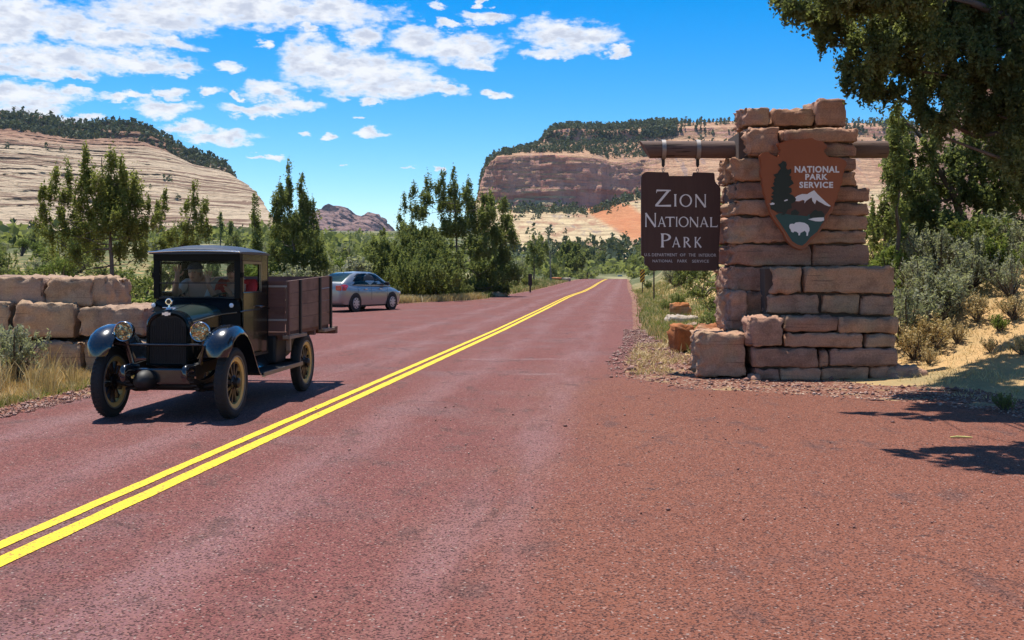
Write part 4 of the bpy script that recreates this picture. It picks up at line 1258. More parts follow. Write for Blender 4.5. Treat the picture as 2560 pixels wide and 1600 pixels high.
mb = MB(); mb.box(-.16, .16, .2, .62, .36, .62, .06); mb.build('engine_pan', CHAS, tk)
mb = MB(); mb.lathe([(-.40, 0), (-.385, .05), (-.34, .095), (-.26, .115), (-.10, .11)], 18, 'Y', (-.19, 0, .43)); mb.build('steering_drum', CHAS, tk, 60)
mb = MB(); mb.box(.30, .60, 1.86, 2.30, .44, .80, .04); mb.build('fuel_tank', CHAS, tk)
mb = MB(); mb.box(-.60, -.30, 1.86, 2.30, .44, .80, .04); mb.build('tool_box', CHAS, tk)

# ---- radiator ----------------------------------------------------------------------------
def arch(hw, z0, zs, zt, n=20, e=2.3):
    pts = [(-hw, z0)]
    for k in range(n + 1):
        a = math.pi * (1 - k / n)
        c, s = math.cos(a), math.sin(a)
        pts.append((hw * math.copysign(abs(c) ** (2 / e), c), zs + (zt - zs) * abs(s) ** (2 / e)))
    pts.append((hw, z0))
    return pts
oA = arch(.245, .57, .99, 1.19, 24, 2.5); iA = arch(.213, .60, .965, 1.135, 24, 2.5)
mb = MB()
for y0, y1 in ((-.11, .03),):
    no = len(oA)
    rings = [[(x, y0 + .02, z) for x, z in iA], [(x, y0, z) for x, z in [((a[0] + b[0]) / 2, (a[1] + b[1]) / 2) for a, b in zip(iA, oA)]], [(x, y0 + .02, z) for x, z in oA], [(x, y1, z) for x, z in oA], [(x, y1, z) for x, z in iA]]
    mb.loft(rings + [rings[0]], True, False)
rad = mb.build('radiator_shell', PAINT, tk, 40)
mb = MB(); mb.prism(iA[::-1], -.075, -.02)
CORE = plain('radiator_honeycomb', (.006, .006, .007), .55, .3, .3, 60)
mb.build('radiator_core', CORE, tk)
mb = MB()
for k in range(21):
    x = -.20 + k * .02
    mb.box(x - .002, x + .002, -.084, -.074, .61, 1.10 if abs(x) < .15 else 1.02)
mb.build('radiator_fins', CHAS, tk)
bow = [(-.048, -.012), (-.048, .012), (-.016, .012), (-.020, .021), (.020, .021), (.016, .012), (.048, .012), (.044, -.012), (.016, -.012), (.020, -.021), (-.020, -.021), (-.016, -.012)]
EMB_S = plain('emblem_silver', (.74, .66, .66), .3, .5, .05, 20)
MB().prism([(x, z + 1.152) for x, z in bow][::-1], -.128, -.112).build('badge', EMB_S, rad)
mb = MB(); mb.lathe([(1.185, .03), (1.20, .038), (1.212, .03), (1.222, .012), (1.25, .010), (1.252, 0)], 16, 'Z', (0, -.05, 0)); mb.box(-.075, .075, -.058, -.042, 1.213, 1.226, .006)
cap = mb.build('radiator_cap', CHROME, tk, 40)
mb = MB(); mb.lathe([(-.066, .0), (-.066, .033), (-.060, .040), (-.040, .040), (-.034, .033), (-.034, .0)], 20, 'Y', (0, 0, 1.285)); mb.build('temperature_gauge', CHROME, cap, 40)
mb = MB(); mb.lathe([(-.068, 0), (-.068, .026), (-.0665, .026)], 18, 'Y', (0, 0, 1.285)); mb.build('gauge_dial', SPOKEM, cap)

# ---- hood and cowl ---------------------------------------------------------------------------
def lerp_sec(a, b, f): return [(p[0] + (q[0] - p[0]) * f, p[1] + (q[1] - p[1]) * f) for p, q in zip(a, b)]
hf, hr = arch(.235, 1.045, 1.05, 1.18, 20, 2.2), arch(.350, 1.115, 1.12, 1.25, 20, 2.3)
mb = MB()
mb.loft([[(x, .03 + .57 * f, z) for x, z in lerp_sec(hf, hr, f ** .9)] for f in (0, .12, .3, .5, .7, .88, 1)], False, False)
hood = mb.build('hood', HOODP, tk, 40)
for sx_ in (-1, 1):
    mb = MB(); mb.loft([[(sx_ * a, d, .60), (sx_ * a, d, zt), (sx_ * (a - .012), d, zt), (sx_ * (a - .012), d, .60)] for d, a, zt in ((.03, .235, 1.046), (.3, .292, 1.085), (.6, .35, 1.117))])
    sd_ = mb.build('hood_side', PAINT, tk)
    mb = MB()
    for k in range(12):
        f = (k + 2) / 15; d = .03 + .57 * f; a = .235 + .115 * f
        mb.box(sx_ * (a + .001), sx_ * (a + .013), d - .008, d + .004, .74, .98, .004)
    kind(mb.build('louvres', PAINT, sd_), 'stuff')
    mb = MB(); mb.tube([(sx_ * .240, .03, 1.052), (sx_ * .296, .3, 1.090), (sx_ * .356, .6, 1.122), (sx_ * .50, .70, 1.14)], .007, 6); mb.build('hood_moulding', TRIMG, tk, 60)
MB().tube([(0, .04, 1.184), (0, .3, 1.215), (0, .6, 1.252)], .006, 6).build('hood_hinge', CHROME, hood, 60)
cA, cB, cC = arch(.352, .60, 1.125, 1.252, 20, 2.3), arch(.43, .60, 1.14, 1.29, 20, 3.0), arch(.53, .60, 1.16, 1.315, 20, 4.5)
mb = MB(); mb.loft([[(x, d, z) for x, z in s] for d, s in ((.605, cA), (.64, lerp_sec(cA, cB, .6)), (.69, lerp_sec(cB, cC, .4)), (.745, cC))], False, False)
mb.build('cowl', PAINTD, tk, 40)

# ---- cab -----------------------------------------------------------------------------------
HW, D0, D1 = .53, .735, 1.76
mb = MB(); mb.box(-HW, HW, D0, D1, .585, .625); mb.build('cab_floor', CHAS, tk)
mb = MB()
mb.box(-HW, HW, D1 - .03, D1, .60, 1.42); mb.box(-HW, HW, D1 - .03, D1, 1.72, 1.85); mb.box(-HW, -.40, D1 - .03, D1, 1.42, 1.72); mb.box(.40, HW, D1 - .03, D1, 1.42, 1.72)
rw = mb.build('cab_back', PAINTD, tk)
MB().box(-.40, .40, D1 - .018, D1 - .012, 1.42, 1.72).build('rear_window', GLASS, rw)
mb = MB(); mb.box(-HW, HW, D0 - .01, D0 + .055, 1.745, 1.845, .008); mb.build('windshield_header', PAINTD, tk)
for sx_ in (-1, 1):
    mb = MB(); mb.box(sx_ * .455, sx_ * HW, D0, D0 + .07, 1.30, 1.745, .006); mb.build('windshield_post', PAINTD, tk)
    mb = MB(); mb.box(sx_ * (HW + .0), sx_ * (HW + .025), D0 + .01, D0 + .06, 1.55, 1.61, .006); mb.build('hinge', PAINTD, tk)
    # rear quarter of the cab side, then the door
    mb = MB(); mb.box(sx_ * (HW - .03), sx_ * HW, 1.50, D1 - .032, .60, 1.845, .006); mb.build('cab_quarter', PAINT, tk)
    mb = MB(); mb.box(sx_ * (HW - .03), sx_ * HW, D0 + .075, 1.50, 1.745, 1.845, .006); mb.build('cab_rail', PAINT, tk)
    mb = MB(); mb.box(sx_ * (HW - .03), sx_ * (HW + .008), .815, 1.495, .64, 1.375, .010)
    door = mb.build('door', PAINT, tk)
    mb = MB(); o_ = [(.815, 1.375), (1.495, 1.375), (1.495, 1.742), (.815, 1.742)]; i_ = [(.85, 1.378), (1.46, 1.378), (1.46, 1.71), (.85, 1.71)]
    for k in range(4):
        a, b, c_, d_ = o_[k], o_[(k + 1) % 4], i_[(k + 1) % 4], i_[k]
        vs = [(sx_ * xx, q[0], q[1]) for xx in (HW - .02, HW + .004) for q in (a, b, c_, d_)]
        mb.raw(vs, [(0, 1, 2, 3), (7, 6, 5, 4), (0, 4, 5, 1), (1, 5, 6, 2), (2, 6, 7, 3), (3, 7, 4, 0)])
    mb.build('window_frame', TRIMG if sx_ > 0 else PAINT, door)
    mb = MB(); mb.tube([(sx_ * (HW + .01), 1.43, 1.19), (sx_ * (HW + .05), 1.43, 1.19), (sx_ * (HW + .05), 1.33, 1.185)], .011, 8); mb.build('door_handle', CHROME, door, 50)
    mb = MB(); mb.tube([(sx_ * (HW + .006), D0 - .02, 1.145), (sx_ * (HW + .013), .82, 1.15), (sx_ * (HW + .013), D1, 1.155)], .009, 6); mb.build('belt_moulding', PAINT, tk, 60)
    mb = MB(); mb.lathe([(.60, .0), (.60, .026), (.605, .03), (.66, .026), (.69, .008)], 16, 'Y', (sx_ * .47, 0, 1.225))
    cl = mb.build('cowl_lamp', PAINT, tk, 40)
    mb = MB(); mb.lathe([(.590, .0), (.594, .018), (.601, .027)], 16, 'Y', (sx_ * .47, 0, 1.225)); mb.build('lens', plain('opal_lens', (.80, .80, .84), .2, 0, .03, 20), cl, 60)
MB().box(-.455, .455, D0 + .012, D0 + .018, 1.318, 1.478).build('windshield_pane', GLASS, tk)
MB().box(-.455, .455, D0 + .006, D0 + .010, 1.49, 1.745).build('windshield_pane', GLASS, tk)
MB().box(-.455, .455, D0 + .0, D0 + .03, 1.477, 1.491).build('windshield_bar', CHAS, tk)
MB().box(-.46, .46, D0 + .0, D0 + .04, 1.30, 1.318).build('windshield_bar', CHAS, tk)
mb = MB(); mb.box(-.49, .49, D0 + .06, D0 + .18, 1.22, 1.32, .02); mb.build('dashboard', LEATHER, tk)
mb = MB(); mb.box(-.47, .47, 1.18, 1.66, .64, .90, .05); mb.build('seat', LEATHER, tk)
mb = MB(); mb.box(-.47, .47, 1.60, 1.72, .90, 1.40, .05); mb.build('backrest', LEATHER, tk)
mb = MB(); cst = Vector((.21, 1.0, 1.24)); ax_ = Vector((0, -.62, .78)); u_ = Vector((1, 0, 0)); v_ = ax_.cross(u_)
pts = [cst + (u_ * math.cos(a) + v_ * math.sin(a)) * .19 for a in np.linspace(0, 2 * math.pi, 25)]
mb.tube(pts, .013, 6, False)
for k in range(4):
    a = k * math.pi / 2 + .5
    mb.tube([cst, cst + (u_ * math.cos(a) + v_ * math.sin(a)) * .19], .009, 5)
mb.tube([cst, cst - ax_ * .6], .016, 6); mb.build('steering_wheel', SPOKEM, tk, 50)
# roof
mb = MB(); rings = []
for d, hw, zs, zc_ in ((.655, .535, 1.835, 1.862), (.66, .55, 1.842, 1.880), (.75, .555, 1.850, 1.912), (1.0, .557, 1.856, 1.938), (1.4, .557, 1.856, 1.940), (1.68, .553, 1.850, 1.925), (1.79, .545, 1.838, 1.88)):
    top = [(x * hw, d, zs + (zc_ - zs) * (1 - abs(x) ** 2.6)) for x in np.linspace(-1, 1, 19)]
    bot = [(x * hw, d, 1.825) for x in np.linspace(1, -1, 5)]
    rings.append(top + bot)
mb.loft(rings); mb.build('roof', ROOFM, tk, 35)
mb = MB(); mb.tube([(x * .553, .648, 1.846 + .016 * (1 - abs(x) ** 2.2)) for x in np.linspace(-1, 1, 13)], .011, 8)
mb.build('drip_moulding', CHROME, tk, 60)

# ---- fenders, running boards ----------------------------------------------------------------------
FP = [(-.375, .70), (-.372, .76), (-.35, .83), (-.29, .90), (-.19, .95), (-.06, .98), (.08, .975), (.21, .925), (.33, .83), (.43, .71), (.53, .58), (.62, .48), (.70, .435), (.80, .425)]
def fender(sx_):
    mb = MB(); rings = []
    for i, (d, z) in enumerate(FP):
        a, b = FP[max(i - 1, 0)], FP[min(i + 1, len(FP) - 1)]
        tx, tz = b[0] - a[0], b[1] - a[1]; l = math.hypot(tx, tz); nx, nz = -tz / l, tx / l       # outward
        if nz < 0 and i > 3: nx, nz = -nx, -nz
        w = 1.0 if i > 2 else .72 + .14 * i
        cr = .055 * (1 if i < 9 else max(.1, 1 - (i - 9) * .28))
        top, bot = [], []
        for f in np.linspace(0, 1, 9):
            x = .51 + (.815 - .51) * (.5 + (f - .5) * w)
            h = cr * (1 - abs(2 * f - 1) ** 2.4) - (.045 if f > .99 else 0)
            top.append((sx_ * x, d + nx * h, z + nz * h))
            bot.append((sx_ * x, d + nx * (h - .008), z + nz * (h - .008)))
        rings.append(top + bot[::-1])
    mb.loft(rings)
    return mb.build('front_fender', PAINTM, tk, 50)
for sx_ in (-1, 1):
    fe = fender(sx_)
    mb = MB(); mb.loft([[(sx_ * .515, d, za), (sx_ * .36, d, zb), (sx_ * .345, d, zb), (sx_ * .50, d, za + .006)] for d, za, zb in ((-.12, .95, .66), (.1, .96, .64), (.3, .85, .62), (.5, .64, .60), (.68, .48, .55))])
    mb.build('inner_skirt', PAINTM, fe)
    mb = MB(); mb.box(sx_ * .50, sx_ * .80, .78, 2.34, .395, .428, .008)
    rb = mb.build('running_board', CHAS, tk)
    mb = MB(); mb.box(sx_ * .798, sx_ * .812, .76, 2.34, .385, .436, .004); mb.build('edge_strip', plain('worn_steel_edge', (.22, .19, .17), .5, .5, .2, 20), rb)
    mb = MB(); mb.loft([[(sx_ * .52, d, .43), (sx_ * .40, d, .62), (sx_ * .39, d, .62), (sx_ * .51, d, .43)] for d in (.72, 2.3)]); mb.build('splash_apron', PAINTM, tk)
    # headlamp on its post
    mb = MB(); cx_, cz_ = sx_ * .43, .965
    mb.lathe([(-.255, .098), (-.262, .106), (-.252, .112), (-.232, .110)], 28, 'Y', (cx_, 0, cz_), close=True)
    hl = mb.build('headlight', CHROME, tk, 40)
    mb = MB(); mb.lathe([(-.235, .108), (-.19, .104), (-.12, .075), (-.075, .03), (-.07, 0)], 28, 'Y', (cx_, 0, cz_)); mb.build('bucket', PAINT, hl, 50)
    mb = MB(); mb.lathe([(-.250, .099), (-.20, .092), (-.15, .06), (-.135, .02), (-.134, 0)], 28, 'Y', (cx_, 0, cz_)); mb.build('reflector', REFL, hl, 60)
    mb = MB(); mb.lathe([(-.272, 0), (-.270, .05), (-.258, .10)], 28, 'Y', (cx_, 0, cz_)); mb.build('lens', LENS, hl, 60)
    mb = MB(); mb.tube([(cx_, -.16, cz_ - .09), (cx_, -.14, .80), (sx_ * .38, -.12, .60)], [.02, .018, .025], 8); mb.build('lamp_post', PAINTM, tk, 50)
mb = MB(); mb.tube([(-.60, -.13, .825), (-.43, -.15, .815), (.43, -.15, .815), (.60, -.13, .825)], .014, 8); mb.build('lamp_bar', PAINTM, tk, 50)

# ---- wheels ------------------------------------------------------------------------------------------
def wheel_meshes():
    ty = MB(); pr = []
    for a in np.linspace(0, 2 * math.pi, 20, endpoint=False):
        c, s = math.cos(a), math.sin(a)
        pr.append((.066 * math.copysign(abs(c) ** .8, c), .337 + .053 * math.copysign(abs(s) ** .75, s)))
    ty.lathe(pr, 44, 'X', close=True)
    for k in range(44):
        a = 2 * math.pi * k / 44
        for sg in (-1, 1):
            M = Matrix.Rotation(a, 4, 'X') @ Matrix.Translation((sg * .028, 0, .3895)) @ Matrix.Rotation(sg * .5, 4, 'Z')
            ty.box(-.018, .018, -.009, .009, -.004, .004, 0, M)
    rim = MB(); rim.lathe([(-.048, .290), (-.05, .278), (-.040, .236), (.040, .236), (.05, .278), (.048, .290)], 40, 'X', close=True)
    ring = MB(); ring.lathe([(-.06, .300), (-.062, .286), (-.05, .284), (.05, .284), (.062, .286), (.06, .300)], 40, 'X', close=True)
    sp = MB(); sp.loft([[(-w, -t_, r), (w, -t_, r), (w, t_, r), (-w, t_, r)] for r, w, t_ in ((.05, .030, .012), (.12, .026, .020), (.20, .022, .016), (.226, .022, .026), (.240, .022, .030))])
    hub = MB(); hub.lathe([(-.07, .04), (-.05, .085), (.03, .085), (.045, .06), (.085, .055), (.10, .035), (.102, 0)], 20, 'X')
    for k in range(6):
        a = 2 * math.pi * k / 6
        hub.lathe([(.03, .012), (.05, .010), (.051, 0)], 6, 'X', (0, .066 * math.cos(a), .066 * math.sin(a)))
    return ty.mesh('tyre', 35), rim.mesh('rim', 40), ring.mesh('rim_ring', 40), sp.mesh('spoke', 50), hub.mesh('hub', 40)
WM = wheel_meshes()
RINGM = plain('grey_rim_flange', (.22, .20, .17), .6, .3, .2, 20)
def put_wheel(x, d, flip, steer=0.0):
    w = add('wheel', WM[0], RUBBER, tk, (x, d, .39), (random.uniform(0, 6), 0, (math.pi if flip else 0) + steer))
    add('rim', WM[1], RIMY, w); add('rim_flange', WM[2], RINGM, w)
    for k in range(12):
        add('spoke', WM[3], SPOKEM, w, None, (2 * math.pi * k / 12, 0, 0))
    add('hub', WM[4], SPOKEM, w)
    return w
put_wheel(.69, 0, False); put_wheel(-.69, 0, True); put_wheel(.69, 2.72, False); put_wheel(-.69, 2.72, True)

# ---- stake bed ---------------------------------------------------------------------------------------
BW, B0, B1 = .75, 1.86, 3.95
mb = MB(); mb.box(-BW + .03, BW - .03, B0, B1, .80, .845); bed = mb.build('cargo_bed', BEDX, tk)
def rise(d): return .028 * (d - B0)
for sx_ in (-1, 1):
    for k in range(4):
        z0, z1 = .850 + k * .163, .850 + (k + 1) * .163 - .004
        mb = MB(); mb.loft([[(sx_ * (BW - .026), d, z0 + rise(d) * k / 3), (sx_ * BW, d, z0 + rise(d) * k / 3), (sx_ * BW, d, z1 + rise(d) * (k + 1) / 3.5), (sx_ * (BW - .026), d, z1 + rise(d) * (k + 1) / 3.5)] for d in (B0, 2.9, B1)])
        mb.build('plank', BEDW, bed)
    for d in (2.38, 3.34, 3.92):
        mb = MB(); mb.box(sx_ * (BW + .001), sx_ * (BW + .03), d - .03, d + .03, .80, 1.50 + rise(d), .004); mb.build('stake', CHAS if sx_ > 0 else BEDX, bed)
    mb = MB(); mb.box(sx_ * (BW + .001), sx_ * (BW + .024), B0 - .012, B0 + .03, .80, 1.50, .003); mb.build('stake', BEDX, bed)
    mb = MB(); mb.box(sx_ * (BW - .06), sx_ * (BW + .035), B0 - .02, 2.62, .755, .80, .006); mb.build('side_sill', SILLW, bed)
    mb = MB(); mb.box(sx_ * (BW - .06), sx_ * (BW + .035), 3.50, 4.10, .755, .80, .006); mb.build('side_sill', SILLW, bed)
    mb = MB(); mb.box(sx_ * (BW - .05), sx_ * (BW + .0), B0 + .10, B0 + .16, .60, .755, .004); mb.build('bracket', SILLW, bed)
for k in range(4):
    z0 = .850 + k * .163
    MB().box(-BW + .03, BW - .03, B0 - .025, B0 - .002, z0, z0 + .159).build('plank', BEDX, bed)
    MB().box(-BW + .03, BW - .03, B1 + .002, B1 + .025, z0 + rise(B1) * k / 3.2, z0 + .159 + rise(B1) * k / 3.2).build('plank', BEDX, bed)
for z in (.99, 1.42):
    MB().box(-BW + .02, BW - .0, B0 - .040, B0 - .027, z, z + .024).build('iron_strap', plain('bright_strap', (.40, .36, .34), .5, .4, .2, 20), bed)
for d in (1.96, 2.6, 3.2, 3.8):
    MB().box(-BW + .02, BW - .02, d - .04, d + .04, .735, .80).build('cross_sill', BEDX, bed)
MB().box(-BW - .02, BW + .04, 4.10, 4.22, .70, .81, .01).build('rear_sill', BEDX, bed)
mb = MB(); mb.box(-.18, .18, -.16, -.14, .50, .60)

# ================================================================== PEOPLE IN THE CAB
SKIN = plain('skin', (.44, .24, .17), .55, 0, .06, 20)
def skin_mesh(name, verts, edges, radii, levels=2):
    me = bpy.data.meshes.new(name)
    me.from_pydata(verts, edges, [])
    o = bpy.data.objects.new(name, me); COL.objects.link(o)
    md_ = o.modifiers.new('s', 'SKIN')
    md_.use_smooth_shade = True
    for i, r in enumerate(radii):
        rr = r if isinstance(r, tuple) else (r, r)
        me.skin_vertices[0].data[i].radius = rr
    me.skin_vertices[0].data[0].use_root = True
    s2 = o.modifiers.new('u', 'SUBSURF'); s2.levels = levels; s2.render_levels = levels
    dg = bpy.context.evaluated_depsgraph_get()
    out = bpy.data.meshes.new_from_object(o.evaluated_get(dg))
    bpy.data.objects.remove(o); bpy.data.meshes.remove(me)
    out.name = name
    out.polygons.foreach_set('use_smooth', np.ones(len(out.polygons), bool))
    return out
class Skel:
    def __init__(s): s.v, s.e, s.r = [], [], []
    def p(s, co, r, par=None):
        s.v.append(tuple(co)); s.r.append(r)
        if par is not None: s.e.append((par, len(s.v) - 1))
        return len(s.v) - 1
    def chain(s, par, pts):
        for co, r in pts: par = s.p(co, r, par)
        return par
def hand(sk, wrist, up, right, par, spread=1.0):
    """open palm with five fingers; up = direction of the fingers, right = towards the thumb"""
    up, right = Vector(up).normalized(), Vector(right).normalized()
    palm = Vector(wrist) + up * .055
    p = sk.p(palm, (.034, .016), par)
    for k, (o_, ln) in enumerate(((.030, .072), (.010, .082), (-.010, .076), (-.030, .060))):
        b = palm + up * .045 + right * o_
        q = sk.p(b, .0105, p)
        sk.chain(q, [(b + up * ln * .5 + right * o_ * .35 * spread, .0092), (b + up * ln + right * o_ * .6 * spread + Vector((0, -.012, 0)), .0078)])
    tb = palm + right * .036 - up * .012
    q = sk.p(tb, .0125, p)
    sk.chain(q, [(tb + right * .030 + up * .026, .0105), (tb + right * .042 + up * .058, .009)])
def person(label, hip, head_t, rarm, larm, shirt, hair, capm=None, group='people in the truck cab'):
    """seated figure; truck coordinates; rarm / larm = (elbow, wrist, hand direction, thumb side)"""
    root = thing('person', label, 'person', tk.location, tk.rotation_euler, group)
    h = Vector(hip); ch = h + Vector((0, .03, .42)); nk = ch + Vector((0, -.02, .15)); hd = Vector(head_t)
    sk = Skel()
    a = sk.p(h, (.15, .11)); b = sk.p(h + Vector((0, .03, .2)), (.145, .105), a); c = sk.p(ch, (.17, .11), b); n_ = sk.p(nk, .055, c)
    j = sk.p(hd + Vector((0, -.015, -.075)), (.062, .07), n_); k = sk.p(hd, (.078, .095), j); sk.p(hd + Vector((0, .012, .085)), (.068, .08), k)
    sk.p(hd + Vector((0, -.112, -.018)), .014, k)
    for s_, arm in ((-1, rarm), (1, larm)):
        sh = ch + Vector((s_ * .19, 0, .07))
        q = sk.p(sh, .062, c); q = sk.p(arm[0], .046, q); q = sk.p(arm[1], .030, q)
        hand(sk, arm[1], arm[2], arm[3], q)
        q = sk.chain(a, [(h + Vector((s_ * .11, -.05, -.01)), .085), (h + Vector((s_ * .13, -.40, .02)), .062), (h + Vector((s_ * .13, -.46, -.24)), .045)])
    add('body', skin_mesh('body', sk.v, sk.e, sk.r), SKIN, root)
    sk = Skel()
    a = sk.p(h, (.165, .125)); b = sk.p(h + Vector((0, .03, .2)), (.16, .12), a); c = sk.p(ch, (.185, .125), b); sk.p(ch + Vector((0, -.005, .115)), .075, c)
    for s_, arm in ((-1, rarm), (1, larm)):
        sh = ch + Vector((s_ * .19, 0, .07))
        q = sk.p(sh, .078, c); sk.p(sh.lerp(Vector(arm[0]), .75), .062, q)
    add('shirt', skin_mesh('shirt', sk.v, sk.e, sk.r), shirt, root)
    sk = Skel()
    a = sk.p(h + Vector((0, 0, -.01)), (.17, .12))
    for s_ in (-1, 1):
        sk.chain(a, [(h + Vector((s_ * .11, -.05, -.01)), .095), (h + Vector((s_ * .13, -.40, .02)), .074), (h + Vector((s_ * .13, -.46, -.22)), .058)])
    add('trousers', skin_mesh('trousers', sk.v, sk.e, sk.r), plain('blue_trousers', (.03, .04, .07), .9, 0, .1, 20), root)
    for s_ in (-1, 1):
        MB().lathe([(-.006, 0), (-.004, .007), (.004, .009)], 8, 'Y', (hd.x + s_ * .032, hd.y - .093, hd.z + .012)).build('eye', SPOKEM, root)
        mb = MB(); mb.lathe([(-.006, .0), (-.006, .022), (.006, .026), (.008, .012), (.006, 0)], 8, 'X', (hd.x + s_ * .079, hd.y + .01, hd.z - .01)); mb.build('ear', SKIN, root, 60)
    mb = MB(); mb.tube([hd + Vector((-.024, -.088, -.058)), hd + Vector((0, -.096, -.060)), hd + Vector((.024, -.088, -.058))], .006, 5); mb.build('mouth', plain('lip', (.25, .09, .07), .5), root)
    # hair: shell over the crown and back
    mb = MB(); rings = []
    for f in np.linspace(0, 1, 7):
        th = f * math.pi * .56
        rings.append([(hd.x + .088 * math.sin(th) * math.cos(a_), hd.y + .018 + .104 * math.sin(th) * math.sin(a_) , hd.z + .028 + .10 * math.cos(th) - (.05 * f if math.sin(a_) > .2 else 0)) for a_ in np.linspace(0, 2 * math.pi, 18, endpoint=False)])
    mb.loft(rings, True, False); mb.build('hair', hair, root, 60)
    if capm:
        mb = MB(); rings = []
        for f in np.linspace(0.02, 1, 7):
            th = f * math.pi * .5
            rings.append([(hd.x + .096 * math.sin(th) * math.cos(a_), hd.y + .008 + .112 * math.sin(th) * math.sin(a_), hd.z + .052 + .085 * math.cos(th)) for a_ in np.linspace(0, 2 * math.pi, 18, endpoint=False)])
        mb.loft(rings, True, False)
        mb.prism([(hd.x + .075 * math.cos(a_), -.0) for a_ in ()] or [(hd.x - .07, hd.z + .046), (hd.x + .07, hd.z + .046), (hd.x + .07, hd.z + .054), (hd.x - .07, hd.z + .054)], hd.y - .18, hd.y - .08)
        mb.build('cap', capm, root, 60)
    return root
HAIRG = plain('grey_hair', (.25, .23, .21), .8, 0, .2, 40)
HAIRB = plain('brown_hair', (.06, .035, .02), .7, 0, .2, 40)
person('passenger in a blue cap and pale plaid shirt waving from the truck seat', (-.25, 1.46, .98), (-.27, 1.36, 1.60),
       ((-.47, 1.20, 1.33), (-.375, 1.06, 1.53), (.06, -.1, 1), (1, 0, -.05)), ((-.06, 1.14, 1.20), (-.16, .98, 1.26), (-.3, -.8, .2), (0, .2, 1)),
       plain('pale_plaid_shirt', (.50, .45, .40), .9, 0, .25, 9), HAIRG, plain('navy_cap', (.03, .05, .12), .8, 0, .1, 20))
person('driver in a red shirt holding up one open hand at the steering wheel', (.24, 1.46, .97), (.22, 1.36, 1.60),
       ((.06, 1.17, 1.30), (.02, 1.04, 1.46), (.02, -.1, 1), (1, .1, 0)), ((.44, 1.18, 1.22), (.36, .98, 1.30), (-.2, -.5, .6), (-.8, 0, .5)),
       plain('red_shirt', (.42, .022, .018), .9, 0, .12, 12), HAIRB)

